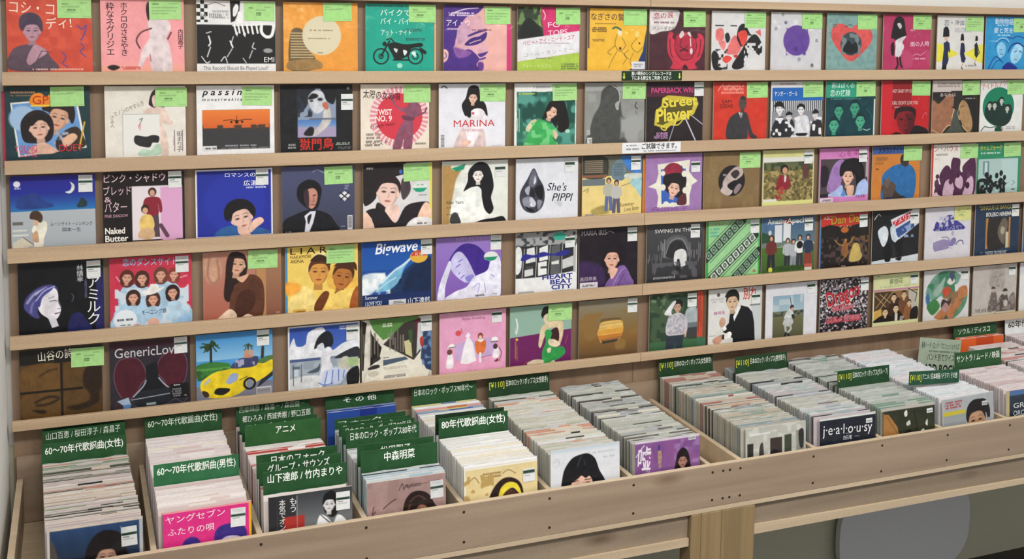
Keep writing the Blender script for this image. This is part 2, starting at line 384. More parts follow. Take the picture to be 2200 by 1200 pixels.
# record bin table
ZF, ZFB, D = -1.0733, -1.1894, .4333
bt = thing('record_bin_table', 'long low wooden bin table of compartments holding filed singles under the rack', 'table', (-.15, -D, -1.78))
def bp(n, L, M, b=.001):
    return boxes(n, [(a + .15, c + .15, d + D, e + D, f + 1.78, g + 1.78) for a, c, d, e, f, g in L], M, bt, b)
fb = bp('front_board', [(-.15, 3.3, -D, -D + .012, ZFB + .012, ZF)], M_BIN)
bp('top_edge', [(-.15, 3.3, -D, -D + .012, ZF, ZF + .002)], M_BINL, .0006)
bp('floor_board', [(-.15, 3.3, -D + .0005, .03, ZFB, ZFB + .012)], M_BINL)
bp('back_board', [(-.15, 3.3, .03, .042, ZFB + .012, -1.02)], M_BIN)
bp('side_board', [(-.15, -.1365, -D + .0125, .03, ZFB + .0125, ZF + .002)], M_BINL)
for x in (.121, .331, .553, .774, .985, 1.197, 1.4105):
    bp('divider', [(x - .006, x + .006, -D + .0125, .0295, ZFB + .0125, ZF)], M_BINL)
bp('joining_rail', [(1.428, 1.476, -D + .0125, .0295, ZFB + .0125, ZF - .045)], M_BINL)
bp('side_board', [(1.489, 1.503, -D + .0125, .0295, ZFB + .0125, ZF + .002)], M_BINL)
for x in (1.722, 1.9315, 2.134, 2.36, 2.575, 2.79, 3.0):
    bp('divider', [(x - .006, x + .006, -D + .0125, .0295, ZFB + .0125, ZF)], M_BINL)
bp('apron', [(-.15, 1.356, -D + .012, -D + .03, -1.256, ZFB - .0003), (1.5415, 3.3, -D + .012, -D + .03, -1.256, ZFB - .0003)], M_APRON)
def wedge(xa, xb, ha, hb):
    v = []
    for x, h in ((xa, ha), (xb, hb)):
        v += [(x + .15, .006, .51), (x + .15, .03, .51), (x + .15, .03, .51 + h), (x + .15, .006, .51 + h)]
    return mesh_obj('batten', v, [(0, 1, 2, 3), (7, 6, 5, 4), (0, 4, 5, 1), (1, 5, 6, 2), (2, 6, 7, 3), (3, 7, 4, 0)], M_BINL, bt)
wedge(1.5415, 3.3, .024, .006); wedge(-.15, 1.356, .02, .02)
for a, b, M in ((1.3575, 1.386, M_PLANK), (1.3865, 1.444, M_PLANK), (1.4445, 1.54, M_PLANK)):
    bp('leg', [(a, b, -D, -D + .05, -1.78, ZFB - .0005)], M, .002)
bp('leg', [(2.95, 3.13, -D, -D + .05, -1.78, ZFB - .0005)], M_PLANK, .002)
bp('leg', [(-.12, .02, -D + .04, -D + .09, -1.78, ZFB - .0005)], M_PLANK, .002)
def screw(x, z):
    n = 8; v = [(x + .15 + .0032 * math.cos(6.2832 * i / n), yy, z + 1.78 + .0032 * math.sin(6.2832 * i / n)) for yy in (-.0006, .002) for i in range(n)]
    f = [tuple(range(n))[::-1]] + [(i, (i + 1) % n, n + (i + 1) % n, n + i) for i in range(n)]
    mesh_obj('screw', v, f, M_SCREW, fb)
for x in (.121, .331, .553, .774, .981, 1.197, 1.413, 1.443, 1.462, 1.492, 1.709, 1.9245, 2.142, 2.36, 2.575):
    screw(x, -1.0895); screw(x + .001, -1.159)

# pale grey round-cornered slab, stand-in for an unclear pale shape at the lower wall
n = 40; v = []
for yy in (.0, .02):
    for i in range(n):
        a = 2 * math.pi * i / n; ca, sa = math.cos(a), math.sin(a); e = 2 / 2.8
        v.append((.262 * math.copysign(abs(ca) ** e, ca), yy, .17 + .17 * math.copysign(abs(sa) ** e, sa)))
gp = mesh_obj('pale_shape', v, [tuple(range(n)), tuple(range(2 * n - 1, n - 1, -1))] + [(i, n + i, n + (i + 1) % n, (i + 1) % n) for i in range(n)], flat('pale_grey_shape', 'd4d7da'))
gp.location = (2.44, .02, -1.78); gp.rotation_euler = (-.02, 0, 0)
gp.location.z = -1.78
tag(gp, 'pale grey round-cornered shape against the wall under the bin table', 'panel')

# ---------------------------------------------------------------- artwork of every sleeve: key|label|sticker, then its shapes
POSTXT = '''11:-0.144,0.176 12:0.050,0.182 13:0.260,0.183 14:0.462,0.182 15:0.664,0.178 16:0.867,0.185 17:1.069,0.179 18:1.272,0.178 19:1.459,0.177 1a:1.657,0.179 1b:1.855,0.176 1c:2.050,0.182 1d:2.256,0.180 1e:2.462,0.184 21:-0.152,0.176 22:0.055,0.178 23:0.258,0.181 24:0.453,0.178 25:0.652,0.178 26:0.856,0.182 27:1.064,0.179 28:1.269,0.181 29:1.456,0.180 2a:1.671,0.179 2b:1.864,0.181 2c:2.057,0.181 2d:2.262,0.182 2e:2.457,0.182 2f:2.649,0.176 31:-0.147,0.178 32:0.047,0.181 33:0.253,0.181 34:0.457,0.180 35:0.659,0.181 36:0.867,0.182 37:1.072,0.181 38:1.266,0.182 39:1.461,0.180 3a:1.647,0.186 3b:1.845,0.179 3c:2.045,0.180 3d:2.239,0.182 3e:2.467,0.179 3f:2.650,0.183 41:-0.136,0.181 42:0.058,0.184 43:0.268,0.186 44:0.464,0.182 45:0.657,0.182 46:0.853,0.180 47:1.075,0.180 48:1.261,0.180 49:1.470,0.182 4a:1.663,0.182 4b:1.851,0.186 4c:2.058,0.179 4d:2.251,0.180 4e:2.456,0.184 4f:2.658,0.185 51:-0.138,0.176 52:0.055,0.181 53:0.250,0.182 54:0.470,0.181 55:0.657,0.185 56:0.864,0.186 57:1.062,0.181 58:1.266,0.181 59:1.485,0.185 5a:1.678,0.182 5b:1.874,0.182 5c:2.068,0.177 5d:2.267,0.177 5e:2.464,0.184 5f:2.664,0.184 1f:2.656,.180'''
ART1 = r'''
#11|red-orange sleeve with a short-haired woman in grey, leftmost of the top row|g59,1
bg d4553f;~3;N 0 0 100 92 9 .58 c84a38;~1;T 4 6 15 52 3 f4e0d0 コシ・コ;T 45 28 13 30 -4 f4e0d0 ディ!;B 5c4a58 2,92 4,70 14,62 30,60 44,66 50,76 58,92;B 4a3e50 14,34 17,24 26,20 35,22 41,30 41,44 36,34 26,32 19,38 17,44;F 29 43 13 b890a0 453850 n;B b890a0 22,80 30,62 38,62 46,70 36,78 26,86;L 4a3e50 1 32,84 40,68 50,70;S 5a4a90 1.6 83,36 88,40 93,35 90,48 86,54;S 5a4a90 1.4 86,58 90,64 85,68 92,76;S 5a4a90 1.4 64,70 68,76 64,84 70,88;D 26 90 90 93 1 e8c0b0
#12|pink sleeve with dark vertical brush lettering and a pale dancer, second in the top row|g58,1
bg f0a0a4;G 0 78 100 100 f0a0a4 f0b890;V 6 6 9 201818 粋なネグリジエ;V 23 5 8 301a20 ホクロのささやき;B 301a20 54,14 56,4 62,6 62,24 57,28;~1.4;B dccdd0 56,30 62,24 78,24 84,36 78,48 82,60 84,92 62,92 56,72 44,92 48,66 58,48;S 402028 1.6 60,37 48,42 42,52 46,62;L 402028 1.6 84,42 80,50;L a05060 1 58,70 59,78;B 201818 7,86 14,83 22,86 14,90;D 24 85 46 89 2 c04040;V 92 38 6 402028 内田高子
#13|black and white sleeve with checkered corner and three dark profiles, third in top row|g60,1
bg e6e6e6;R 0 31 100 81 161618;CK 0 0 14 28 5 202020;S 555 .8 14,6 24,3 36,7;D 18 12 40 24 3 aaa;T 6 16 6 26 0 888 in blue;P 1a1a1c 42,0 55,0 54,12 48,26 43,28;B f0f0f0 46,10 50,4 53,8 50,18 46,20;P f0f0f0 52,14 58,14 58,28 50,28;L f0f0f0 2.4 47,31 50,42;L f0f0f0 2.4 52,30 54,41;L f0f0f0 2.4 57,31 60,43;L f0f0f0 2.4 63,30 65,41;L f0f0f0 2.4 69,31 71,42;L f0f0f0 2.4 75,30 77,41;L f0f0f0 1.4 45,32 78,31;P f0f0f0 48,42 52,40 51,46;P f0f0f0 58,43 62,41 61,47;S f0f0f0 4 82,30 82,40 88,46 95,44 98,32;P f0f0f0 94,30 100,30 98,36;S d8d8d8 1.2 12,42 18,40;S e6e6e6 2 15,46 17,54 15,58;S d0d0d0 1.5 17,60 13,72;S e6e6e6 1.2 6,72 12,80 16,78;S d0d0d0 1.2 46,46 43,56 45,58;S e6e6e6 2 42,52 45,60;S d0d0d0 1.2 44,62 38,72;S e6e6e6 1.2 30,78 35,72 38,80;S d0d0d0 1.4 72,54 70,60 74,62;S d0d0d0 1.2 70,64 66,74;S c8c8c8 1.2 58,74 62,80;E 90 64 6 3 999;T 85 72 7 13 0 eee EMI;T 8 84 5 82 0 777 This Record Should Be Played Loud!
#14|orange sleeve with a big cream disc and striped brick tower|g53,0
bg e9a344;~3;N 0 0 40 60 5 .6 f0b45c;~1;B 6a5a40 9,90 9,42 20,34 28,42 34,64 41,72 42,88;ST 9 40 40 76 10 c8b080;B a08050 8,78 44,76 50,88 8,90;E 51 44 26 26 dcd4b8;D 34 36 66 38 1 908060;D 30 47 62 49 1 908060;D 44 66 54 68 1 908060
#15|teal sleeve with a black motorcycle in profile|g62,0
bg 16a892;T 21 8 9 44 0 eef8f0 バイクで;T 21 20 9 42 0 eef8f0 バイ・バイ;T 22 36 8 44 0 e6f4ee アット・ナイト;D 56 34 82 38 2 2a4a4a;D 56 47 86 51 2 2a4a4a;D 2 2 60 5 1 2a6a64;O 22 73 10.5 2 101616;O 72 73 10.5 2 101616;O 22 73 3 1.5 101616;O 72 73 4 1.6 101616;B 101616 32,58 40,53 50,55 60,56 80,54 82,59 66,62 62,72 44,78 38,70;L 101616 2.4 22,73 34,52;L 101616 1.6 30,50 36,48 40,52;B 101616 24,55 28,52 30,57 26,59;B e0eae6 40,62 46,63 44,68;B e0eae6 54,64 60,66 56,72;B e0eae6 66,68 72,66 72,74;L 101616 2.2 40,78 62,78;B 101616 78,60 88,66 86,70 80,66;E 49 86 4 3.5 a8e0d0
#16|purple and pink sleeve with a large male face in profile and magenta side strip|g60,1
bg e6b4ac;B d8aab6 18,26 34,14 50,12 58,24 62,38 60,48 66,63 60,68 61,72 58,78 59,88 52,94 30,92 16,60;B 4b2a86 0,-4 56,-4 50,10 34,15 24,28 18,44 14,58 0,64;B c8a0b8 20,32 30,24 40,34 30,50 20,52;B 4b2a86 0,62 12,58 24,64 36,60 46,66 52,74 48,82 54,94 0,94;~2;B 8a5aa0 14,58 26,60 40,64 34,70 20,72;~1;B e6bcb6 -2,62 4,61 7,66 5,75 -2,78;S 4b2a86 1.2 2,65 4,70 1,73;B 3e2078 30,54 40,45 52,42 63,36 61,46 52,52 42,55;S e0b4bc 1.4 38,52 46,49 54,47;S 3e2078 3 36,42 48,37 62,33;B 4b2a86 50,67 58,65 65,63 61,68 54,71;S 4b2a86 2.2 47,74 54,74 61,72;B 6a3a90 50,79 58,79 58,88 52,90;S f4e8f0 1.4 10,12 30,5 50,3;T 4 20 9 34 0 f2e6ee アイ・ウ;D 4 31 22 34 1 e6d0e0;D 38 32 70 35 1 8a5a70;D 6 9 44 15 2 f0e0ee;R 93 0 100 100 d03a78
#17|magenta, white and lime sleeve with a slanted white lettering band|g61,0
bg d03070;P 2a3a28 0,0 36,0 42,44 0,48;~2;N 0 0 38 26 7 .5 6a8a50;~1;B 161c18 2,46 8,24 18,16 30,24 40,40 40,46;P 9aba58 36,0 38,0 34,20 40,30 34,26;T 48 22 8 20 -5 f4d8e4 FO;T 48 34 8 32 -5 f4d8e4 TOPS;S f4d8e4 1.4 40,4 44,12 42,18;P e2e2e6 0,48 100,34 100,66 0,80;P acc850 0,80 100,66 100,100 0,100;T 8 50 7 84 -7 c83a78 ベビー・アイ・ニード・ユア;D 22 53 84 52 1 8a6a80;T 10 68 6 80 -7 b0b0b4 コール・オン・ミー;D 28 74 56 76 1 807a80;T 8 84 5 46 0 d8e8a8 フォー・トップス;D 68 82 98 92 3 6a7a40
#18|yellow sleeve with two loosely drawn dancing girls and navy corner|g60,0
bg e8ba3c;P 22386a 100,30 100,100 60,100 84,84 94,64 98,40;R 0 0 3 60 5a4a50;T 5 8 10 56 0 3a2440 なぎさの誓;D 12 22 48 24 1 806030;D 6 28 32 36 3 54401c;D 6 46 28 50 2 806030;S 3a3020 .6 50,38 46,54 54,64 64,56 58,44;S 3a3020 .6 46,56 34,66 40,70;S 3a3020 .6 50,64 40,80 36,90;S 3a3020 .6 56,64 66,74 60,84;E 54 36 4 5 e8dcc0;S 2a5a50 2.5 42,30 48,28 56,32;S 3a3020 .6 84,44 74,56 84,66 94,58;S 3a3020 .6 78,66 72,80 76,88;E 84 38 3.5 5 e8d080;S 3a3020 .6 70,62 62,70 70,76;E 55 60 2 2 3a3020;E 88 52 1.5 1.5 3a3020;R 75 80 98 92 dcdce0;D 78 83 94 89 2 8890a0
#19|dark maroon sleeve with red hands cupping a weeping red face|g60,1
bg 4c2630;B dcd8d6 0,0 48,0 52,10 46,26 36,32 20,34 8,38 0,34;T 6 6 9 36 -3 b03050 恋の涙;D 6 18 44 22 1 806070;T 6 26 6 44 0 3a3038 ハン・ダマイヨ;B cc3850 34,36 42,36 44,46 84,44 86,36 96,40 98,54 92,74 82,84 84,92 40,92 42,82 32,64;B b02c44 46,44 60,34 76,40 82,60 76,72 64,78 50,70;S 401820 1.2 46,44 46,62 56,76 62,78;S 401820 1.2 82,44 84,60 74,76 64,78;S 401820 1.2 36,44 38,66 42,74;S 401820 1.2 92,46 90,66 86,74;B e6e0dc 53,40 58,32 62,38 56,44;B e6e0dc 67,36 72,34 74,42;S 401820 1.2 58,44 55,56 62,60 69,56;E 62 64 8 3.5 5a1c28;E 62 66 6 2.5 b83048;S e8d8d8 2 73,44 74,56;E 75 64 2.6 5 e8d8d8;B 401820 60,92 62,86 66,86 70,92
#1a|white sleeve splashed with coral blocks, black strokes and a reclining red-faced figure|g60,1
bg d9d9da;B e07a78 8,30 20,28 22,44 9,46;B e08886 12,48 26,48 22,62;B e07876 28,60 42,38 54,52 50,66 30,68;B 1c1c1e 46,40 50,24 60,20 70,34 74,38 62,40 56,56 50,50;B d84a40 48,34 62,30 66,42 58,56 52,46;B 1c1c1e 38,86 52,66 66,46 78,36 88,42 94,56 90,70 72,60 62,86 46,92;N 60 50 96 88 4 .52 d9d9da;B 1c1c1e 0,70 6,62 14,72 12,86 22,90 14,94 4,90;R 6 22 22 24 2a2a2a;R 34 22 46 24 3a3a3a;B 2a2a2c 24,38 30,34 34,44 28,50;B d84a40 20,76 28,70 38,74 28,82;B c84038 40,70 48,68 46,74;N 0 60 30 92 5 .66 333;P d87070 80,32 90,28 92,40
#1b|pale grey sleeve with one large violet disc and scattered dots|g60,1
bg cfcfd3;~2;N 0 0 100 30 8 .6 dedee2;~.8;E 50 46 26 25 6a4a9c;~2;N 30 26 72 70 6 .6 62429a;~.8;E 49 60 4 4 54388a;E 28 17 3 3 7a7490;E 9 27 3 3 a0a0a8;E 90 46 3 3 9c9ca4;E 56 77 3.4 3.4 a09cb0;E 82 87 3 3 6a6a74;E 22 4 3 3 9a9
#1c|grey-teal sleeve with a red heart around a round dark photo|g60,1
bg 86aaa6;~2;N 0 0 100 92 6 .6 7aa09e;~1;B d85a58 48,78 22,58 9,40 10,24 20,17 34,18 47,24 58,18 74,18 88,28 90,42 78,58;E 48 49 21 19 3a4c52;~1.5;N 29 32 67 66 6 .55 7a8a8c;B 161e22 32,60 42,44 50,50 58,46 62,60 50,66;~1;S 444 1 36,22 44,18 50,20;D 8 17 20 24 2 5a6a6a;D 4 30 9 40 2 6a8a88;D 60 78 96 80 1 709a98
#1d|crimson pink sleeve with a veiled lady in white skirt and black stockings|g61,0
bg b83a66;B 1c1a1e 22,10 32,3 42,8 46,26 48,36 40,40 30,44 20,40 16,38;B d8d0d4 28,16 34,14 38,20 34,24;B 1c1a1e 16,52 22,46 24,66 18,68;B dedade 26,44 38,38 48,36 40,46 44,54 36,70 26,70 26,54;L 1c1a1e 3.5 30,72 32,84 28,92;L 1c1a1e 3.5 36,72 38,84 44,92;D 56 24 66 28 1 e0a0b8;T 57 46 8 40 -2 f2dae4 雨の人時;S f0d0dc .8 56,74 70,66 80,68 92,60;D 60 72 90 76 1 e6b0c4;~3;N 40 60 100 92 12 .6 c04a74
#1e|white sleeve with three ladies in dark dresses and yellow light beams|g60,1
bg d8d7d4;P e0d84a 0,48 4,46 46,63 46,65 4,78 0,78;P e0d84a 58,64 94,48 100,48 100,80 92,78;T 14 8 9 44 0 6a7488 恋・海岸;D 36 20 74 28 3 b0b0b0;P 14161c 12,36 13,22 17,18 22,19 25,25 26,35;P d0b4a0 15,36 24,36 23,44 16,42;P 20284c 14,46 22,42 27,50 25,58 24,64 26,74 23,82 12,82 14,64 15,56;L 20284c 3 25,46 27,60;P 14161c 13,82 22,82 21,94 11,94;P 14161c 50,42 51,32 54,29 57,32 58,42;P d0b4a0 52,41 56,41 56,46;P 22284a 51,46 57,45 60,54 59,64 63,72 60,79 54,78 50,64;L 1a1e38 2 58,48 60,60;L c0a090 2 57,79 54,88;L 14161c 1.4 54,87 58,91;P 14161c 82,42 83,34 86,33 88,36 88,42;P 1c2034 81,48 86,44 88,52 90,66 86,71 82,66;L 1c2034 1.6 87,48 92,62 88,66;L c0a090 1.6 86,71 83,80;L 14161c 1.2 82,80 86,83;D 60 82 88 86 1 8a8a88
#1f|bright blue sleeve with two line-drawn faces, rightmost of the top row|g62,2
bg 2a92ca;T 20 4 10 42 0 dceefa 動物物語;D 24 14 50 17 1 c0e0f4;T 18 20 9 44 0 dceefa 愛と死を;D 26 31 56 34 1 c0e0f4;D 6 42 28 44 1 8cc8ea;S 1c3a88 1.6 50,36 62,38 70,34 84,36 98,42;S d0ecfa 1 24,44 34,38 46,38 54,44;B 8cc8ea 26,52 36,44 46,52 44,66 34,72 28,64;S 1c4a90 1.2 22,54 28,44 40,40 52,46;S 1c4a90 1 32,58 38,58;S 1c4a90 1 34,66 40,66;B 9cd2ee 58,66 66,52 78,46 86,56 82,72 70,82 60,78;S 1a2a78 2.4 52,62 60,50 74,46 88,52;S 1a2a78 1.4 66,62 72,60;S 1a2a78 1.4 78,60 84,62;S 1a2a78 1 68,74 74,76;B 1a2a88 40,92 52,80 66,84 74,92;S 1a3a90 2 8,92 16,78 26,70 40,80;S 1a3a90 1.4 16,92 24,80 34,76
#21|dark teal sleeve with tilted photo of a couple cheek to cheek|g53,0
bg 1f3a40;D 4 5 36 9 1 b0805a;D 4 10 32 12 1 a07858;P e8e8e6 6,20 84,14 95,79 14,89;P 6a9ad0 8,22 82,16 92,77 16,87;~3;E 20 40 16 16 a0c0e0;~1;B 3a2c26 70,56 84,52 92,66 92,78 64,84 58,70;B 2a1e1c 44,30 48,20 62,14 78,20 82,36 78,48 70,36;F 62 40 16 d8a88c 2a1e1c m 16;B 241c1e 18,60 18,44 28,32 42,30 54,40 56,58 50,70 34,72 22,70;F 39 52 15 e4b8a4 1c1618 n -6;B 1c1618 24,44 34,36 50,40 52,48 40,42 30,50;B e0b49e 26,84 34,74 46,72 60,82 50,86;N 56 56 74 74 4 .5 a0a8c0;B dcb094 66,68 78,60 84,66 70,78;B e88c28 28,20 32,10 42,8 48,14 52,10 54,22 46,26 34,24;T 32 11 11 22 0 c83820 GPI;R 30 23 52 25 f0d040;L d8b040 2 93,46 86,80;T 10 74 8 26 0 c84878 YOUNG;T 16 82 7 20 0 c84878 SONG;T 62 74 9 28 0 c83048 DUET
#22|ivory sleeve with a pale figure and white box over a black shape|g62,2
bg e5e1d8;B e0c8bc 46,34 62,26 72,26 78,40 84,48 78,52 70,48 76,64 78,90 68,92 66,50;B 2c2020 54,22 58,8 66,4 64,18 62,28 56,26;B e2cabe 58,16 62,12 64,24 60,27;B 201818 64,26 74,26 72,28;R 21 36 67 90 e6e6e2;B 2a2a2c 35,68 38,64 50,66 58,64 66,66 65,74 58,74 54,80 42,78 36,74;B b8d4c0 40,90 46,82 56,84 60,78 67,76 67,90;S 444 .8 42,44 46,42 42,50;B d8a8b0 40,52 44,48 43,58;T 10 34 6 40 -22 8a8078 マノンのやすらぎ;V 6 38 5 908880 さぁ人;R 21 36 67 37 b8b8b4;R 21 36 22 90 b8b8b4;R 85 58 86 86 705868;R 95 58 96 86 705868;V 88 60 6.5 6a5a66 街まり子;V 83 66 3 a09090 うたたね
#23|white sleeve with bold italic title above an orange sunset airplane photo|g58,2
bg ebebec;IT 7 4 8.5 51 0 141416 p a s s i n;IT 7 16 4 51 0 4a4a50 m o n a r i  w a k i t a;R 7 32 94 84 38383a;G 7 32 94 56 e88038 d0622a;~1;N 7 52 94 58 6 .5 4a3a30;L 3a2018 .9 34,46 44,45 52,47 60,45 70,45;E 51 48 2.2 2.5 2a1814;L 3a2018 .7 51,40 51,48;E 44 48 1.5 1.5 2a1814;E 58 48 1.5 1.5 2a1814;D 34 78 76 81 1 9a9aa0;R 7 79 25 86 d8d8da;D 9 81 24 84 1 444;D 28 82 92 83 1 aaa
#24|black sleeve with painted woman's face illustration and red brush title|w84,13
bg 18181b;R 24 5 77 72 8a98b0;~1.5;B 20242c 24,5 48,5 40,16 36,30 24,38;N 24 8 44 44 5 .5 2a303c;B c8ccd4 38,18 46,8 58,10 64,20 60,34 50,40 42,32;B 14161a 56,5 77,5 74,26 64,22 60,12;B 14161a 38,20 44,12 52,14 50,18;E 55 20 3.5 2 1a1c20;E 43 22 2.5 1.5 333;G 24 48 77 58 4a78b8 7a98c8;R 24 58 77 72 a498b8;B c8c4c0 36,70 50,60 58,48 60,36 68,32 70,50 60,62 48,70;B 1c1c20 32,68 40,58 46,60 44,70;B c06850 58,26 64,24 66,34 60,32;R 40 46 77 48 5a6478;~1;D 10 80 22 88 2 999;TB 26 75 15 47 0 c83228 獄門島;D 76 80 96 84 2 b0c0b0;D 78 86 98 90 2 777;E 94 5 2 2 888
#25|cream sleeve with red sun disc and a twisting figure in mauve suit|g62,1
bg e8ddce;O 56 46 38 10 dc93a2;SP 56 46 33 43 40 efd8d2;E 56 46 34 33 d03a4a;T 4 8 11 54 5 1a1416 太陽の女の唄;TB 21 35 8 24 0 f6e0e0 TWIST;TB 21 44 8 24 0 f6e0e0 NO. 9;T 14 58 4 36 -6 5a1820 BY FIRST TWIST;B 865066 80,26 88,32 84,46 74,48 76,54 74,92 62,92 64,66 58,92 46,92 54,66 62,52 64,40 58,38 46,26 42,16 46,16 52,30 64,34 72,26;B 6a3a50 60,44 78,48 74,52 62,50;L 7a4860 2.5 84,44 94,40 96,34;D 6 68 28 88 4 8a8078;T 8 80 8 32 -4 6a6460 ツイスト;D 78 83 98 87 1 807868
#26|white sleeve with long-haired young woman in white above red serif lettering|g61,1
bg e2e3ec;B 161416 38,44 34,30 40,20 44,6 52,2 60,6 62,20 70,30 73,46 66,40 56,36 48,48 42,46;F 51 20 8 e8c0ac 161416 n 4;B ece4ea 38,64 42,46 52,36 64,36 70,44 70,54 64,66 58,76 54,88 46,90;B 161416 40,30 46,26 48,46 42,46;B d8c0c0 22,92 28,74 36,62 42,78 40,92;B d8c4c4 52,92 58,76 66,64 70,80 68,92;B e8c0ac 34,84 44,80 48,84 38,90;E 51 42 1.8 1.8 c84050;T 22 51 10 62 0 c43a44 MARINA;T 36 64 4 30 0 c898a0 WATANABE;S 222 1.4 4,5 8,3 12,6;ST 3 72 8 90 9 444;D 78 88 96 90 1 c0c0c8
#27|white-bordered green sleeve with a smiling woman lying in grass|g61,1
bg e6e8e6;D 28 4 58 8 1 a0a8b0;R 4 13 98 93 2c6a5a;~3;N 4 13 98 93 12 .54 54988a;N 4 13 98 60 8 .6 1a4a42;~1;B 161414 44,56 52,36 64,26 78,24 86,46 88,66 76,74 66,66 54,50;F 60 42 11 e8bca4 161414 n 24;B 161414 50,40 56,28 66,26 60,36 54,42;B d8ccA8 18,70 26,56 36,54 34,70;~1.5;B 3aa858 20,92 24,72 38,54 54,58 64,68 62,82 66,92;N 14 58 70 92 6 .58 70c880;~1;B e0b8a0 62,70 70,76 66,84;E 86 72 4 3 a8d4c0;D 6 14 34 17 1 d0c850;VD 4 36 8 86 d0d8c8
#28|grey sleeve with a dark hooded silhouette seen from behind|g62,0
bg 8c8e8b;R 0 0 100 12 a2a4a2;~2;B 494b49 6,92 8,72 14,50 24,34 28,12 40,4 52,6 58,20 62,48 72,58 74,92;~1;S b8bab8 1.6 44,4 54,10 58,22 56,32;B a8aaa8 52,40 50,32 56,28 56,40;R 6 17 18 28 9a9c9a;S 2e302e 1.4 86,30 84,36 88,40;S 2e302e 1.4 85,44 88,48;S 2e302e 1.4 84,54 86,60;S 2e302e 1.4 88,64 84,70;R 4 82 12 92 d8dad8;D 5 84 11 90 2 777;R 3 70 9 78 a8aaa8;~4;N 60 40 98 92 16 .55 9c9e9c
#29|black sleeve with yellow neon script and white road lines|w84,0
bg 261e22;G 0 0 100 22 2a2026 5a2438;TB 8 8 8 74 0 c84880 PAPERBACK WRI;P c8b840 14,66 16,44 26,36 28,24 38,20 88,24 92,34 84,50 70,56 50,62 36,72 28,70;P 5a5220 19,64 20,46 28,40 32,28 84,28 80,46 46,58 30,66;TB 27 24 15 62 -4 e0d04a Street;TB 17 41 20 64 -4 e0d04a Player;S d8c84a 2 36,64 26,70 34,74 40,66 56,66 66,56;L d0d0e0 2 68,54 88,92;L b8b8c8 1.2 50,64 40,92;L c0c0d0 1.4 80,52 100,66;TB 18 77 5 20 0 b888b8 SOPHIE;TB 14 82 5 24 0 b888b8 NEW SONG
#2a|red sleeve with a bald man in a dark suit|g61,1
bg cf3b2a;~4;N 0 0 100 92 20 .6 c43424;~1;B 3c3a3e 28,92 24,76 30,58 42,50 50,48 62,50 68,66 74,82 82,88 78,92 68,88 64,76 62,92;E 54 34 7.5 11 5a4a48;B 3a3034 49,26 54,22 60,26 58,30;E 51 34 1 .7 221a1a;E 57 34 1 .7 221a1a;R 50 43 57 50 4c3e3c;P d8d8d8 46,48 54,50 52,62 49,54;L 201e22 1.4 51,50 52,62;L 2a282c 1 34,66 38,80;T 15 28 6 18 0 401a18 SAM;T 12 35 6 24 0 401a18 COOKE;S f0b8b0 1.2 8,14 16,4 20,12 28,4;S f0b8b0 1.2 30,14 36,8 42,14 50,8;D 12 4 56 20 3 e8988c
#2b|blue-banded sleeve over a black and white band photo under striped awning|g61,1
bg d8d8da;D 14 2 48 6 1 b09090;R 2 10 100 31 2164b4;T 6 16 8 44 0 e8eef8 ヤンガー・ガール;R 2 31 100 92 8a8c94;ST2 2 31 100 48 26 34363c d0d2d8;B 26282e 2,92 4,70 16,56 24,58 30,70 32,92;FN 17 43 9.5 e2e2e4 1a1a1e;B 1a1a1e 6,40 12,32 22,34 26,44 18,40;B 2a2c32 26,72 30,60 42,62 46,78 36,92 28,92;FN 35 57 7 d8d8da 1a1a1e;B 1a1a1e 28,54 34,48 42,52 38,54;B d4d6dc 48,92 48,62 54,56 72,58 74,92;FN 58 46 8 e4e4e6 1a1a1e;B 1a1a1e 50,44 54,36 64,38 66,46 58,40;B 26282e 78,92 80,68 92,60 100,70 100,92;FN 86 54 7 dcdcde 1a1a1e;B 1a1a1e 80,52 86,45 93,50 90,52;B 1c1c20 50,84 70,84 70,88 52,88;N 2 58 100 92 6 .64 e4e4e8;R 2 90 100 93 dcdcd2
#2c|deep teal sleeve with four green-tinted faces under a bright green band|g60,1
bg 0f3c44;R 0 0 62 27 2a9c7c;T 10 3 9 46 0 d8f0e6 君はぼくの;T 8 15 10 40 0 d8f0e6 恋の奴隷;D 8 28 72 31 1 4a8a84;FN 26 49 11 3f9a7c 0c2c34;FN 58 44 12 3f9a7c 0c2c34;FN 70 66 12 48a888 0c2c34;FN 17 72 12 48a888 0c2c34;S 1e6a68 1 82,46 92,56 96,70;S c8e0dc 1.2 76,80 84,82 90,80;R 97 30 100 92 d8dcd8
#2d|red sleeve with a dark red shadowed man's face and white lettering|g62,1
bg c4222a;R 0 0 22 92 cc2630;R 22 0 62 48 961c24;T 22 14 6 42 0 f0d8d4 HEY BABY I'M SO;T 22 34 6 54 0 f0d8d4 GIRL I DON'T LOVE YOU;D 24 43 40 46 1 d0a0a0;B 2a1418 28,66 28,50 40,44 62,44 72,50 72,62 68,58 50,52 36,56;B 861c24 32,58 42,52 60,52 70,60 68,74 58,88 44,88 34,74;B 5a141c 50,56 56,72 50,92 66,90 70,72 70,58;E 42 65 4 1.6 2a1014;E 60 65 4 1.6 2a1014;L 3a1016 1 51,66 53,76 49,77;E 52 83 6 1.8 5a1018;B 20161a 64,92 68,78 78,76 96,82 98,92;B 3a1418 22,92 32,86 44,90 50,94;S e89090 .8 86,64 92,54 96,58
#2e|brown sleeve with two faces nose to nose in profile|g66,1
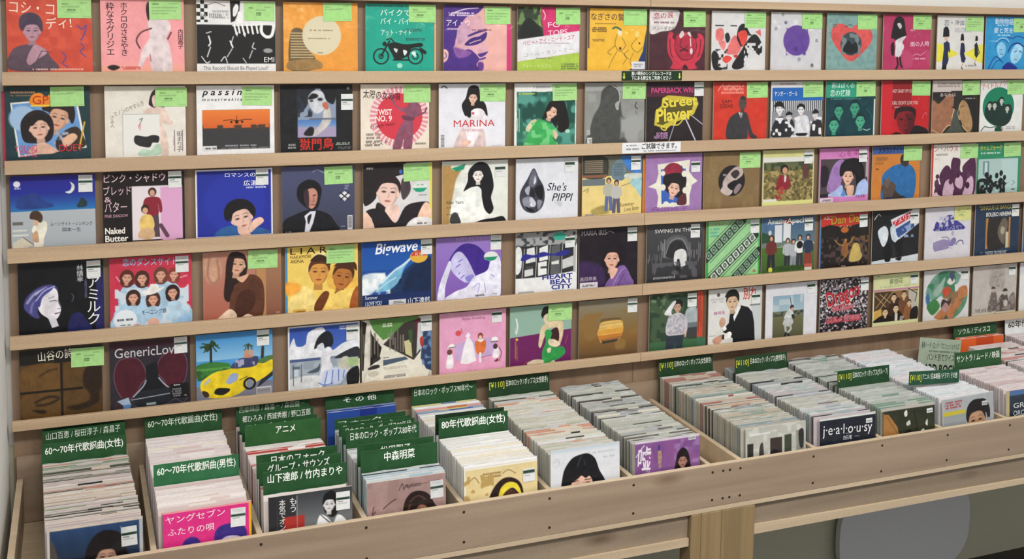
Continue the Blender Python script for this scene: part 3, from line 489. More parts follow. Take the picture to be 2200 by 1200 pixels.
bg 2a2624;R 0 0 64 18 cabfba;R 0 16 40 20 c6bbb6;D 8 4 60 12 2 8a807c;B 9a6a50 0,36 14,40 34,24 46,28 46,46 50,52 46,60 44,76 34,80 22,90 0,90;B 201c1c 2,22 22,20 34,22 20,34 8,32;S e0c8a0 1.2 48,50 44,62 44,76 34,78 22,90;S d8c090 1 0,84 20,92;B a8845c 58,44 66,34 76,40 84,56 90,76 84,90 70,84 64,70 58,66 60,56;B 1c1a1c 66,26 84,24 98,40 98,92 92,92 88,66 78,40;B 4a5048 46,60 52,50 58,66 64,80 70,92 30,92 40,80;S d8c8a0 1 60,44 56,56 60,68;S d8c8a0 1 66,78 80,90;S 2a1c18 1 60,46 68,44;E 44 46 2.5 1.2 2a1c18;T 16 22 6 34 0 c8bfb8 あなたは;D 70 30 94 33 1 a09890
#2f|white sleeve with a green balloon holding four singers|g62,1
bg e0e2e0;T 2 8 11 58 -8 d0603c アイドルノツ;E 43 48 37 35 117c5c;B 16302a 12,66 14,46 24,38 34,42 44,34 52,32 56,44 70,44 76,56 72,74 56,84 36,82;FB 22 46 6;FB 34 46 6;FB 50 38 6;FB 64 52 6;B 0e4a38 36,92 40,84 50,84 54,92;S 0e4a38 1.6 4,92 12,84 24,86 38,84;D 60 84 84 90 2 a8a8a8;E 54 88 3 2 c09888
#2g|blue-edged sleeve at the right end of the second row|-
bg 3c78b8;R 0 0 100 20 dcdce0
'''
ART2 = r'''
#31|indigo and grey sleeve with a child in white under a crescent moon|w80,1
bg 24288a;G 0 0 100 22 2a2490 222e98;G 0 22 100 46 222e90 2a7ab8;~2;B 263f86 8,30 18,24 30,22 36,30 50,40 10,42;~1;B 22383c 80,36 84,30 90,36 88,42 78,42;G 0 45 100 100 b2b8be a8b0b8;B e0e4dc 64,22 70,20 72,14 70,9 75,13 75,19 70,24;E 8 10 4 4 e8e8f4;D 5 14 13 17 1 c0c0e0;B e8e4d4 26,90 28,78 24,70 28,62 40,58 42,68 38,80 36,92;B 4a3424 22,54 24,46 32,45 37,52 35,60 28,56;B d0a88c 26,58 31,57 31,63 27,63;R 2 58 14 62 6a6860;R 2 68 18 70 d8d8d0;R 2 74 20 76 e0e0d8;P d8d0bc 2,84 14,78 26,88 16,92 2,92;S 5a4a3c .8 14,78 26,88;B c8a080 24,76 30,70 32,84 26,84;T 46 60 5 50 2 3a3e48 ムーンライト・シンキング;T 60 68 5 22 2 3a3e48 岡本一生
#32|black sleeve with pink outlined lettering and photo of two people by pink shadow|w80,0
bg 1a1416;TB 1 2 11 76 0 8a5a70 ピンク・シャドウ;T 2 2.6 10 74 0 e0c8d0 ピンク・シャドウ;T 1 18 11 33 0 d8b8c4 ブレッド;T 2 30 7 8 0 d8b8c4 &;T 2 38 13 27 0 d8b8c4 バター;T 2 53 4 28 0 c898ac PINK SHADOW;R 35 18 97 88 e6dce2;~2;B dca0cc 76,40 84,30 92,36 94,54 90,88 70,88 74,60;R 70 20 97 88 dca6ce;~1;H 60 21 64 8a2434 54424c 3a2420;B e0c070 44,64 48,56 58,56 62,66 60,74 46,76;E 51 48 5 6 3a2418;E 51 50 3.4 4 d8a888;B d8b488 42,84 46,74 60,74 62,84 54,88;L 604050 5 70,70 78,84;TB 2 70 8 24 0 eee8e0 Naked;TB 2 80 8 28 0 eee8e0 Butter;D 70 90 96 92 1 907078
#33|cobalt blue sleeve with short-haired youth resting chin on hand|w78,1
bg e8e8f0;R 2 2 98 89 23309a;~6;E 50 45 40 40 2836a4;~1;T 38 5 6 48 1 eef0fa ロマンスの神;T 62 16 7 28 1 eef0fa 広瀬香;D 64 24 94 27 1 d0d4ee;B 161416 38,68 36,56 42,45 54,40 68,43 77,54 75,66 66,54 52,52 44,64;F 59 66 18 e8c0b0 161416 n -14;B 161416 39,66 38,54 50,44 66,45 75,57 66,53 54,54 46,58 42,70;B e6bca8 68,82 74,70 84,66 88,72 78,80 72,86;B 2c5c98 24,88 34,78 52,76 56,88;B 2c5c98 72,88 80,80 94,84 96,88;B e6bca8 54,76 64,80 70,88 56,88
#34|slate blue sleeve with a dark-suited man half in shadow|g58,1
bg 4a4e70;G 0 0 100 92 4e5276 3a3e52;S b8b8d0 .8 42,8 48,5 58,10;B 15151b 4,92 2,74 16,66 34,60 44,60 62,66 72,78 74,92;B 141218 22,46 20,34 24,24 36,18 48,22 54,32 52,46 48,58 40,60 34,58;B c08878 32,34 42,30 48,36 48,46 44,56 38,58 32,48;B 3a2a30 30,34 36,34 36,58 30,48;E 44 40 2 .9 2a1c1e;L 7a4a44 .8 42,41 44,48 41,48;E 42 53 3 .9 8a4a48;P d8d8e4 30,68 38,62 46,62 42,78 36,92 30,92 32,76;B 1c1c24 34,70 40,66 36,80;P e0e0e8 78,42 86,36 94,42 86,50;L 222 1.6 80,38 92,48;L 222 1.6 92,38 80,48;D 84 24 92 34 3 8a90a8;R 90 70 97 90 d4d4d8;ST 91 72 96 88 8 333;D 78 84 88 86 1 8890a0;D 2 88 14 90 1 8890a0
#35|sleeve with a woman in black beret and sleeveless top|g58,1
bg d8d6d8;R 97 0 100 92 e0d838;B 241e20 2,58 4,34 14,14 34,6 54,4 60,14 48,18 30,22 20,30 18,48;F 36 40 21 ecc8bc 2a1e20 n 6;B 241e20 0,0 60,0 60,14 44,14 28,20 18,30 16,50 0,54;B 4a3e44 56,22 66,24 68,40 58,52 54,40;B 2a2024 20,54 28,58 34,66 28,74 18,66;B ecc8bc 32,62 48,58 52,68 46,84 34,76;B 221c22 4,66 16,62 30,66 46,84 60,62 78,56 96,58 84,76 72,92 20,92 12,76;B ecc4ae 78,78 88,58 96,60 98,78 84,84;B ecc4ae 0,72 6,68 16,90 0,92;B e8e6e8 62,92 74,78 98,80 98,92;D 4 4 14 8 1 bbb;E 54 12 2.5 3 3a6ac8;E 82 35 11 6 dfe4dc;P 1f9a76 71,36 93,36 88,41 82,42 76,41;D 76 30 88 33 1 6aa890;D 80 45 92 47 1 8a9088;D 76 85 92 88 1 444
#36|white and tan sleeve with woman in white and very long wavy black hair|s80,8
bg e2e6de;P b08c54 0,6 34,6 22,26 14,60 12,92 0,92;~2;B e2e6de 34,8 22,24 16,50 12,92 40,92 40,8;~1;B 15151a 32,44 38,30 40,14 52,3 66,4 74,16 78,38 74,54 78,70 72,78 64,70 60,54 58,40 44,38;F 54 21 10 f0eae4 15151a n;B f0f2ee 14,64 24,50 40,40 56,38 60,56 66,76 82,80 74,92 28,92 16,80;B 3a3c3c 12,88 14,76 22,74 28,90;B 15151a 48,92 60,86 78,84 92,82 98,90 98,94;E 24 8 11 6 d8e0d4;P 23936c 14,10 35,4 32,12 22,15;T 6 56 5 26 0 4a4a44 After Years;D 6 64 14 68 1 555;T 6 74 3.5 18 -4 5a5a50 You're
#37|white sleeve with a faceted grey teardrop gem and handwritten title|s78,5
bg dcdfe8;~1;B 3a3c48 28,14 18,30 8,46 6,60 12,74 22,80 32,80 42,72 46,58 44,42 36,28;B 6a6c7c 28,16 20,36 28,42 34,32;B a8aab8 14,46 22,40 20,54;B d8dae4 30,26 32,34 28,38;B 15161c 30,44 42,40 42,60 34,56;B 8a8c9c 10,60 22,56 24,70 16,74;B c8cad6 24,56 32,66 28,72 22,64;B 202028 22,48 28,44 30,56 24,56;B 8a8c98 34,62 42,64 36,76;B 101014 14,70 22,78 30,78 24,74;B e8eaf0 22,68 26,66 26,72;HW 50 36 12 32 3 2a2a30 She's;HW 58 52 12 34 2 2a2a30 PIPPI;~5;B c8cad0 62,64 74,66 72,74
#38|beach photo sleeve with two friends walking on sand|w81,1
bg e2cc84;R 0 0 100 30 6a6e60;~1;B 3a3a34 0,0 40,2 38,32 0,30;ST 4 6 34 26 7 9a8870;R 0 28 40 32 8a5a44;B 6a8090 50,14 64,4 72,10 70,36 50,34;ST 52 12 68 32 5 586c70;B 3a7ac8 66,0 100,0 100,26 80,24 72,14;R 0 34 38 44 6a7478;B 9ac4cc 80,40 100,30 100,64 90,52;B c8d0c8 72,28 100,28 100,34 74,36;~3;B a89858 16,80 40,74 44,86 20,88;~1;H 44 33 50 b0b0a0 5a6a98 2a2420;H 57 37 50 b8b8b4 5a5870 1c1a1e;L 222 .8 42,4 42,30;HW 62 72 6 26 -4 6a5a34 Summer;HW 70 79 6 26 -4 6a5a34 Love Story;S 555 .8 2,52 10,48 8,54;S 555 .8 66,46 74,44 80,42;D 4 86 20 90 1 8a88a0
#39|mauve sleeve with white lace frame around woman in red hat|s80,13
bg 9c78ae;T 10 2 9 72 0 b070b0 やさしくなりたい;P e4e2d4 20,16 78,10 76,28 84,38 92,44 82,50 78,66 78,82 20,84 22,66 18,54 4,50 18,44 22,30;P 3a62b8 26,24 70,18 72,76 28,78;B 241c20 30,42 34,32 46,26 62,28 72,40 68,58 60,70 50,66 36,58;F 50 54 13 e8bca8 241c20 n 16;B 8e2c40 30,32 34,20 46,14 60,18 66,30 50,30;B 241c20 32,42 38,34 52,34 62,46 56,42 44,42;B 5a2a34 56,80 58,70 70,62 72,80;E 30 30 4 4 e4e2d4;E 68 32 5 5 e4e2d4;E 30 52 5 5 e4e2d4;E 70 58 5 5 e4e2d4;E 36 78 5 4 e4e2d4;E 48 80 5 4 e4e2d4;E 68 20 4 4 e4e2d4;T 10 82 6 66 2 8a4a9c 森田純子
#3a|brown card sleeve with a round hole showing a tilted band photo|g63,2
bg 87704c;~4;N 0 0 100 92 20 .55 806846;~.8;E 50 45 24 24 241e20;~1;B b8a8a4 34,46 52,26 66,24 70,36 56,46 40,62;B 3a3034 48,34 58,28 64,34 56,42;B c0b0ac 30,60 40,50 52,60 44,68;B 1c181c 42,52 56,44 62,50 52,60;B 8a7a7c 54,60 62,50 68,54 58,66;R 34 34 40 37 888
#3b|meadow photo sleeve with a person in a red jacket|w80,2
bg d2cf8e;R 0 12 100 20 dcdcd8;R 2 20 98 84 7a6e42;G 2 20 98 32 5a6448 6e6840;~1;N 2 34 98 84 5 .55 a89460;N 2 40 98 84 3 .62 5a5230;N 2 20 98 34 6 .6 3a4a30;B 8a2430 26,80 28,52 34,42 44,42 52,48 54,58 46,68 40,78;B d8d0d0 42,42 46,44 45,52 42,52;E 42 32 8 8 241c1c;E 43 34 5 5.5 c89878;B a84038 30,66 40,60 42,76 32,82;N 24 66 46 84 3 .5 8a7c4c;B 5a3a34 78,24 88,24 90,44 80,46;R 2 80 28 90 d8d8d6;D 6 84 22 87 1 333;G 0 84 100 100 dadc8e d8da9a
#3c|pink-banded sleeve with youth in pale blue jacket beside purple chair|w79,3
bg cc80bc;T 38 7 9 56 -4 a83a80 心を染め;R 2 18 98 80 4a4044;B 9c78b4 16,72 20,48 30,26 48,20 46,50 38,72;B 241e28 4,30 18,34 16,60 4,62;B 101014 42,48 42,30 54,20 74,18 88,30 92,50 88,66 76,66 72,46 56,40;F 58 48 14 e4b8a0 18161a n 4;B 18161a 42,44 46,26 64,20 80,30 84,52 74,40 58,34 48,40;B a8bce8 20,80 34,70 46,62 52,78 72,80 78,62 94,54 98,80;B 5a88c8 50,70 54,80 44,80;B dcb098 56,66 70,64 68,80 58,80;R 2 76 18 82 222;R 2 83 28 92 dcd0dc;D 6 85 26 89 2 444;T 74 80 5 20 0 7a3070 作倉悲歌;R 94 20 98 50 a8a0a0
#3d|orange sleeve with a figure in a round blue smock|g66,1
bg c87c34;R 0 0 66 13 3a5a9c;TB 12 1 11 50 0 161a34 スタカンナイト;D 6 18 32 24 2 7a5a3a;D 6 26 24 30 2 7a5a3a;D 6 36 14 40 1 4a2a18;B 2a68a4 20,64 22,48 34,38 48,32 70,30 84,36 92,50 92,74 84,92 56,92 40,90 20,88;B 3a322c 58,26 60,16 68,14 76,22 74,34 64,34;B 544640 24,82 20,70 28,56 40,60 50,66 48,80 40,88 26,90;B 6a5a50 26,62 34,52 38,60 32,70;B 38302c 48,76 58,82 72,88 66,92 44,92;B 2a2a54 20,90 40,86 50,92 20,93
#3e|white sleeve with purple-tinted schoolchildren and church tower|g66,1
bg e2ded8;R 0 0 4 92 c03c34;T 6 3 10 52 0 b04a48 ン・ハウス;D 8 16 36 20 2 8a7a78;D 8 24 16 26 1 888;B 4c2444 44,46 46,26 52,24 64,28 64,46 70,50 70,40 84,28 98,24 98,92 60,92;B 4c2444 18,58 28,40 38,38 46,50 50,74 30,80;E 14 56 4 4 4c2444;B 5a3454 8,66 14,60 18,70 10,76;B 4c2444 10,92 8,80 16,70 26,74 28,92;B c8a8bc 28,92 30,70 38,62 48,66 52,92;B c8a8bc 54,72 56,60 66,56 72,66 68,80;E 44 66 4.5 5 4c2444;E 60 56 4 4 3a1a34;B c8a8bc 76,78 82,62 92,58 96,72 92,92 72,92;E 82 74 5 6 3a1a34;E 84 56 4 5 5a3450;B d0b4c4 4,92 10,84 18,86 20,92;E 20 84 5 5 3a1a34;B 4c2444 52,80 58,78 58,92 50,92
#3f|green-bordered sleeve with pale teal group photo of crouching musicians|g60,1
bg 2f8a64;T 6 4 10 50 0 e0c83c タイムフォーグ;D 6 16 52 20 1 d0e0d0;R 4 28 94 92 a8c4c0;R 14 32 28 56 6a8a90;R 18 34 24 56 c0d8d8;R 56 30 94 80 b4cecc;B 131b1c 2,88 2,66 18,62 32,68 40,76 30,92 6,90;E 23 56 5 5 131b1c;B 131b1c 22,62 30,60 40,72 34,78;E 32 60 3.5 4 131b1c;B 131b1c 36,78 42,68 50,70 52,82;E 46 58 4 5 131b1c;E 56 54 4 5 131b1c;B 131b1c 48,74 54,62 62,66 68,72 74,70 66,76 66,88 56,92;E 64 62 3.5 4.5 131b1c;B a8c4c0 44,92 48,84 52,92;D 80 82 90 85 1 131b1c;N 8 68 60 92 4 .66 8aa8a4;S 4a6a68 .8 82,68 88,72 80,76
#41|black sleeve with pale moonlit face and swirling violet hair|w80,1
bg 0b0b12;V 68 6 7 c8c8d0 林嬌幸;V 79 22 15 e8e8ec アミルク;V 77 24 3 6a6a90 人魚姫の恋の歌声;~2;B 4a4a88 6,56 10,42 22,32 36,28 46,34 44,46 30,48 22,60 24,70 16,68;S a8a8d0 2.5 10,50 20,38 34,34;S 8080b8 2 14,62 16,52 24,44;S c8c8e8 1.5 20,40 32,32 40,36;~1;B e8e4ec 22,48 28,36 40,32 46,40 46,52 49,60 46,70 40,74 32,70 24,62;P dcd8e4 32,66 42,70 46,82 38,84;B 0b0b12 46,34 52,44 50,52 47,50 46,42;S 6a6880 1.2 36,50 41,49 44,50;S 8a88a0 1 35,46 41,44;S 7a7890 1 46,50 49,59 45,60;S 6a5868 1.4 42,66 47,65;B 4a4890 18,52 22,40 32,32 42,30 38,36 28,44 24,56;S b8b8e0 1.4 20,48 30,36 42,31;B 1e2058 58,92 60,72 70,66 78,76 86,92;S 5a5a78 1 62,52 64,46 62,42;~2;B 22225a 92,22 100,20 100,92 90,92
#42|red sleeve with seven laughing girls in pale blue, one in a cowboy hat|w80,2
bg c83850;TB 16 2 9 66 2 a0b8e0 恋のダンスサイト;B a8c8e0 10,50 18,36 36,36 48,40 60,34 78,36 86,46 92,62 98,70 96,90 6,92 4,74 10,60;N 6 40 96 90 8 .55 d0dce8;FG 21 26 9 5a2a24 8;FG 39 28 9 4a2820 -4;FG 62 25 9 6a4034 4;FG 78 26 8 8a3a30 6;FG 28 52 9 3a2420;FG 52 56 9 4a2c24;FG 76 49 9 301c1c -4;B f0ece8 38,46 46,42 50,36 58,38 60,42 66,42 56,48 46,50;B a8c8e0 16,66 26,62 38,66 40,80 18,80;B a8c8e0 44,74 46,66 58,66 64,78 58,86;B b4d0e4 70,64 82,60 94,72 96,86 76,84;E 18 80 14 13 e4ecf4;D 8 78 28 82 1 556;D 12 86 24 88 1 555;E 52 86 7 6 e0b0a0;T 38 70 6 30 -2 203050 モーニング娘;B d0a8a8 24,92 32,86 40,92;B 9cc4e8 82,92 84,82 98,78 98,92;S e8a0a8 1.5 8,24 12,30;S e8a0a8 1.5 86,30 94,28
#43|terracotta pink sleeve with seated long-haired woman in brown dress|g57,1
bg b8806c;~4;G 0 0 60 92 c08a78 a85e4c;B c89a80 2,10 16,6 24,20 20,38 8,40 2,28;S 8a5a48 .8 8,8 6,30 12,40 20,34 18,10;~1;G 66 0 100 92 a88060 845440;R 68 22 80 92 b88858;B 2a1a18 26,60 28,34 30,12 36,2 46,2 54,8 56,26 50,40 40,46 34,66;F 44 18 13 dcac90 2a1a18 n 10;B 2a1a18 30,26 32,8 40,2 46,2 40,10 36,28;B 5a3424 36,92 34,62 44,42 60,32 74,40 78,60 76,86 66,92;B 442418 44,58 60,52 66,70 50,90 40,84;B e4c8b0 16,92 24,82 34,76 42,84 38,92;B e4c8b0 46,92 56,84 66,92;B dcac90 42,36 48,34 58,32 50,42;D 92 84 98 87 1 c0a090
#44|yellow sleeve with two brown-toned women's faces in pale hoods|g56,1
bg f0cf68;R 0 0 3 100 4a88b8;~1;T 7 1 9 50 0 2a1c14 L I A R;T 7 11 5 28 0 4a3418 NAKAMORI;T 7 17 5 18 0 4a3418 AKINA;B f4e4a0 30,36 38,14 50,8 58,20 56,40;F 46 36 18 d89a4c 5a3018 n 4;B 3a2014 34,20 44,12 56,16 62,28 54,22 42,22;B f0d888 6,70 24,54 38,64 40,92 6,92;B e8b850 60,60 60,36 74,24 92,24 100,40 98,60;F 79 45 18 b87438 4a2814 n 14;B 4a2814 66,30 78,22 96,26 98,38 88,28 76,28;B f0d070 54,92 60,76 76,64 92,70 84,92;B 6a3818 40,80 52,64 60,68 48,92 40,92;B a85a24 92,70 100,60 100,92 88,92;R 10 86 28 92 d8a848;D 12 88 26 91 1 6a4818;~4;B f0a840 0,48 20,52 18,62 2,66
#45|blue surf sleeve with breaking wave and white script title|w85,0
bg 1c4a98;G 0 0 100 40 1a50a8 2058a8;~2;B 143058 30,92 44,64 56,50 72,34 100,26 100,92;B 0e2448 60,76 66,48 80,34 100,30 100,92;~3;B d8e4ee 0,48 10,44 24,44 34,48 28,58 14,72 0,74;N 0 44 40 74 6 .5 f4f8fa;~2;B 78b8d8 22,70 30,54 48,42 60,32 72,24 60,40 54,56 40,68;S e4f0f8 2.5 28,58 46,42 60,34 72,24;S b8dcec 2 20,70 36,58 48,52;~1;G 0 74 100 100 16295c 182f64;B 10203c 52,60 54,54 57,56 55,62;IT 18 2 15 62 -2 f0f4fa Bigwave;E 82 24 13 9 e0b040;P c84838 70,23 94,23 92,18 84,15 74,17;T 77 18 6 10 0 f0d0a0 FUN;T 4 75 5 18 0 d8e0f0 Summer;IT 4 83 6 24 0 d0d8e8 I LOVE YOU;D 3 91 18 93 1 c0c8d8;R 38 83 63 92 d8d8dc;D 42 85 60 89 2 555;T 66 83 9 32 0 eef2f8 山下達郎
#46|violet sleeve with a resting pale woman with dark purple bob|w83,0
bg 9478c4;G 0 0 100 92 9a7cc8 7a54ae;T 30 1 5 52 0 c0a8dc REFLECTING;B 3e2488 20,34 30,18 44,10 62,14 76,28 82,44 72,58 60,62 52,46 40,32;~1.5;B c8c4ec 20,40 28,24 38,22 48,34 56,50 60,62 48,68 36,62 26,52;B 8a80d0 44,60 56,56 58,64 50,68;~1;S 5a48a8 1.2 30,44 36,40;S 5a48a8 1.2 34,36 40,33;S 5a48a8 1 36,52 34,55;S 6a50a8 1.4 38,60 43,56;B e0e0f4 2,92 4,72 12,50 20,34 22,44 14,70 12,92;B e4e4f6 16,92 28,80 46,74 58,60 78,52 84,38 98,34 98,92;S a8a8d8 1.5 74,70 76,84;S b0b0e0 1.5 56,76 66,70 64,84;S a0a0d0 1.5 84,58 90,62;E 84 31 11 7 dfe4e0;P 1e8c66 73,32 95,32 90,37 84,38 78,37;D 60 86 74 90 1 555;D 86 86 94 88 1 888
#47|parking lot sleeve with blue brush stroke and blue block lettering|s80,9
bg e4e6e8;R 0 0 100 22 a0a2a4;~2;N 0 0 100 20 5 .6 3a3c3e;~1;R 0 20 98 68 2a2c2e;B e0e2e2 0,24 8,22 10,36 8,56 0,60;P dcdedc 18,24 30,22 32,44 16,46;P d0d2d2 14,56 28,54 28,64 14,66;P e8eae8 38,24 52,20 52,42 38,44;P e8eae8 36,46 50,44 50,64 36,66;P 5a5c5e 58,22 72,20 72,64 56,68;P d8dad8 58,46 70,44 70,50 58,50;P c8caca 76,44 96,38 94,54 76,58;R 40 52 50 55 333;R 16 50 28 54 444;L c8caca 1 14,24 10,70;L c8caca 1 34,22 32,70;L c8caca 1 56,20 52,68;L c8caca 1 76,20 74,66;B 2a2c8a 8,40 14,32 30,34 44,30 60,34 76,30 88,30 86,36 70,38 56,36 40,38 26,38 14,42;P e6e8ea 0,72 98,62 98,100 0,100;TB 43 65 7 50 0 2c2e86 HEART;TB 56 73 7 36 0 2c2e86 BEAT;TB 58 81 7 34 0 2c2e86 CITY;T 58 89.5 2 36 0 444 A STEREO MIX;E 71 8 11 6 38a890;R 4 88 30 93 a8aaa8;R 94 24 98 64 b0b0b0
#48|dark purple-black sleeve with a young woman in a purple shawl|w82,1
bg 1e1620;T 4 2 8 42 0 a8a0a4 MARIA IRIS;S b0a8a8 1 46,8 52,5 58,8;~6;B 3a2450 0,50 40,60 40,92 0,92;~1;B 18101a 40,60 40,40 50,26 66,20 78,32 80,50 72,60;F 56 48 16 e0b09c 20141a n 4;B 18101a 38,44 42,30 56,22 72,26 78,42 70,38 56,32 46,38;B 7c5c9c 46,92 54,76 66,62 78,60 88,76 92,92;S a888c0 1.5 58,90 70,70 78,64;S 543a70 1.5 66,92 76,74;B e0b09c 52,66 60,62 66,66 56,80;T 2 74 6 28 0 b8a8b4 高田恭美;R 2 82 32 93 dcd6dc;D 6 85 28 89 2 555
#49|dark charcoal sleeve with arched station hall and a lone figure|w77,2
bg 3c3c40;G 0 0 100 92 48484c 2c2c30;T 14 7 6 66 0 d8d8d8 SWING IN THE;~2;B 5c5c60 28,52 30,30 42,20 58,18 72,26 76,52;B 2a2a2e 36,52 38,34 50,26 62,28 70,40 68,54;~1;S 88888c 1.5 34,46 40,30 52,23 64,26 72,40;B d4d6d6 48,60 50,44 62,40 70,46 70,64 62,68 52,66;E 56 58 2.4 3 1c1c20;B 1c1c20 52,76 53,62 59,60 60,76;VD 20 22 34 60 8a8a8e;VD 2 44 26 66 6a6a6e;VD 76 30 98 62 77777b;~2;N 10 60 90 86 7 .58 54545a;~1;T 12 80 5 38 0 b8b8bc microwind
#4a|green striped sleeve of diagonal film strips with tiny portraits|w81,1
bg 98cc94;R 0 0 4 92 3a9a44;R 97 0 100 92 3a9a44;R 0 89 100 92 3a9a44;TB 8 2 5 36 0 b87a3a シャルノース;D 6 10 24 26 3 5aa890;FS 0 58 66 0 15 24362a 86a890 5;FS 10 92 90 26 14 24322c c8d4c8 6;FS 54 92 98 52 14 1e2e24 7a9a84 3;E 90 84 3 2 b06a50
#4b|outdoor group photo sleeve on green grass with white silos|w80,3
bg 4c6c2c;G 0 0 100 44 3c5c80 5c7484;~2;B 4a6a8c 0,0 30,0 20,20 0,24;B 2a4a34 0,24 16,28 30,34 28,46 0,46;~1;TB 10 2 8 36 0 e0e4e0 Amazing;TB 46 2 8 44 0 e0e4e0 Apache;B 8a2a30 38,6 48,2 56,6 54,12 40,12;R 24 12 38 40 d4d8dc;R 40 11 54 38 d8dce0;R 0 40 100 48 6a7a70;L d8dcd8 1 0,50 100,44;G 0 48 100 92 4a6e2a 3c5a26;H 18 28 56 6a2c2a 24242a 3a2420;H 49 34 50 b0b4b8 2a2a30 1c1c1e;H 60 36 50 a8aeb4 8a9098 2a2624;H 72 30 52 e0e0e0 34343a 1c1c1e;H 88 30 54 2a3450 8a3430 1c1c1e;E 72 46 6 6 15151a;E 15 24 3 4 c8ccd0;~2;B 2e4a1e 20,82 40,78 90,80 60,86;~1;R 82 78 96 90 d8d8c8;R 82 78 96 83 b85048;B d0cc48 14,80 20,80 20,86 14,86
#4c|dark stage photo sleeve with raised arms and red banner, blue left edge|w80,3
bg 1e1816;P c03428 0,0 100,0 84,18 58,22 40,22 20,18 0,22;R 0 0 2 92 3a70b8;T 6 3 6 16 0 e8d0c8 ABC;TB 22 4 14 58 -2 201410 Dan Da;TB 21.4 3.4 14 58 -2 b88a34 Dan Da;T 38 20 4 26 0 d8a890 ダンダン;E 50 28 8 5 b8642c;~1.5;N 2 40 100 88 5 .62 4a3a3c;N 60 40 100 70 5 .6 6a5030;B 8a5a30 44,66 48,48 56,50 58,64 54,76;S a87a40 2 30,44 38,52 48,54;S a87a40 2 56,54 64,48 68,42;E 52 46 3 3 a87848;B c0a860 60,80 64,64 70,52 80,54 84,66 88,74 82,82 66,84;S 8a6a38 2 46,80 56,70 66,60;~1;D 44 88 54 91 2 a09890
#4d|black sleeve with tilted red and blue flag record and white-gloved legs|w80,3
bg 1a1b1f;S d8d8dc 1.5 4,14 12,5 16,8;P d8d8e0 38,16 86,0 100,0 100,24 56,52 50,44;P c03c48 42,20 84,2 82,14 46,30;TB 43 18 9 40 -18 e8e0e4 アメリカ;P 35508c 46,34 86,16 90,30 56,48;N 48 24 90 48 5 .55 8aa0c8;B d0d8e0 12,34 26,26 34,36 32,52 24,62 16,50;B c8d4de 38,30 48,26 52,44 62,52 52,56 42,50;B 0e0e12 24,66 36,56 42,70 38,86 30,88;B 0e0e12 48,58 62,50 66,70 60,84 50,88 54,74;S 3a3c44 1 46,62 48,80;P d0d8de 0,86 24,84 60,82 100,78 100,100 0,100;B 101014 28,84 40,82 38,88 30,88;B 101014 50,84 64,82 60,88
#4e|white sleeve with violet-blue ink sketch of a reclining figure|y62,0
bg d2d0d8;~1;B 443f8c 20,34 24,24 34,28 44,16 56,14 66,22 84,34 82,40 22,40;N 30 16 62 36 4 .5 b8b8d0;P 34307e 20,33 84,34 84,40 20,40;N 22 33 82 40 3 .55 8a88b8;E 60 46 3 4 a8a4b8;P 8f84ac 18,60 40,55 54,58 52,72 22,76 18,70;S 5a5080 1.2 36,52 48,52 54,58;B 7a70a0 52,66 58,56 66,54 68,62 60,68;S 5a5488 2 68,66 74,60 82,60 84,66;S 8a84a8 1 54,70 58,72
#4f|navy sleeve with sepia portrait panel and yellow cinema lettering|w82,2
bg 22344e;T 8 2 7 76 0 c8bc50 "DINGUE LE BANGO;TB 24 14 7 58 0 d8d8d4 BOLERO NINEMA;R 24 24 80 78 b07c44;R 30 24 76 78 2a2624;~2;B 6a6054 48,40 58,28 70,26 74,40 70,60 66,72 56,62;B a89c88 60,40 68,44 64,54 58,50;R 70 50 76 78 c8c4a8;B 2a2624 40,24 60,24 52,44 52,66 60,78 30,78 30,24;~1;T 24 82 6 50 0 c8d0d8 "MISTER TROMBONE";D 14 83 20 85 1 999
#4g|plain blue sleeve at the right end of the fourth row|-
bg 2f68b4;R 0 0 100 30 5a94d0
#51|sepia dark sleeve divided in four panes with a large eye|g62,3
bg 50391c;R 0 0 100 20 1a1812;T 22 5 12 42 -3 e8e2d4 山谷の詩;~3;B 6a4c24 4,24 48,22 48,56 4,58;B 5c4220 52,24 98,20 96,52 54,54;B 2a1c10 80,30 98,26 98,60 84,72 76,50;B 624622 4,60 48,58 50,90 4,90;B 5a4020 54,58 76,56 84,72 60,84;S 2a1c10 3 18,70 34,64 46,68 32,74 20,74;S 3a2814 2 24,36 34,30 44,28;B 2a1c10 56,80 80,76 94,64 94,78 70,86;B 22160c 14,80 30,82 26,86;~1;R 48.5 20 51.5 92 1c140c;R 0 55 76 58 1c140c
#52|dark sleeve with two deep red domed shapes and rounded silver title|w80,0
bg 2c2830;R 0 0 100 10 3a1a28;T 6 8 13 74 0 c8c0c6 GenericLov;B 4a1826 6,56 5,40 10,26 20,22 34,24 42,36 44,50 38,58 34,66 26,76 14,74;B 4a1826 58,44 60,30 70,20 84,18 94,26 96,44 92,60 84,66 72,66 66,56;SC 7a5a70 .8 6,56 5,40 10,26 20,22 34,24 42,36 44,50 38,58 34,66 26,76 14,74;SC 7a5a70 .8 58,44 60,30 70,20 84,18 94,26 96,44 92,60 84,66 72,66 66,56;P 14141a 44,34 58,30 60,52 68,66 34,68 44,54;S a8b0bc 1.6 28,74 40,62 44,54;S a8b0bc 1.6 60,52 66,60 74,68;P 20242c 28,76 34,70 74,66 80,76 76,88 34,90;L a0a8b4 1.2 26,78 76,74;R 44 84 56 87 9aa;E 15 84 11 10 3a2a34;P a0b4d0 8,78 22,74 25,84 15,84;P 5a88b8 15,84 26,84 22,92 16,90;R 74 62 98 82 141418;D 76 63 88 65 1 d8d8d8;D 76 68 88 80 4 8a8a90;D 90 78 96 80 1 aaa;S 5a5a68 .8 28,86 46,92 70,88 80,82 90,88 96,82
#53|sleeve with a yellow convertible under palms and blue sky|w79,0
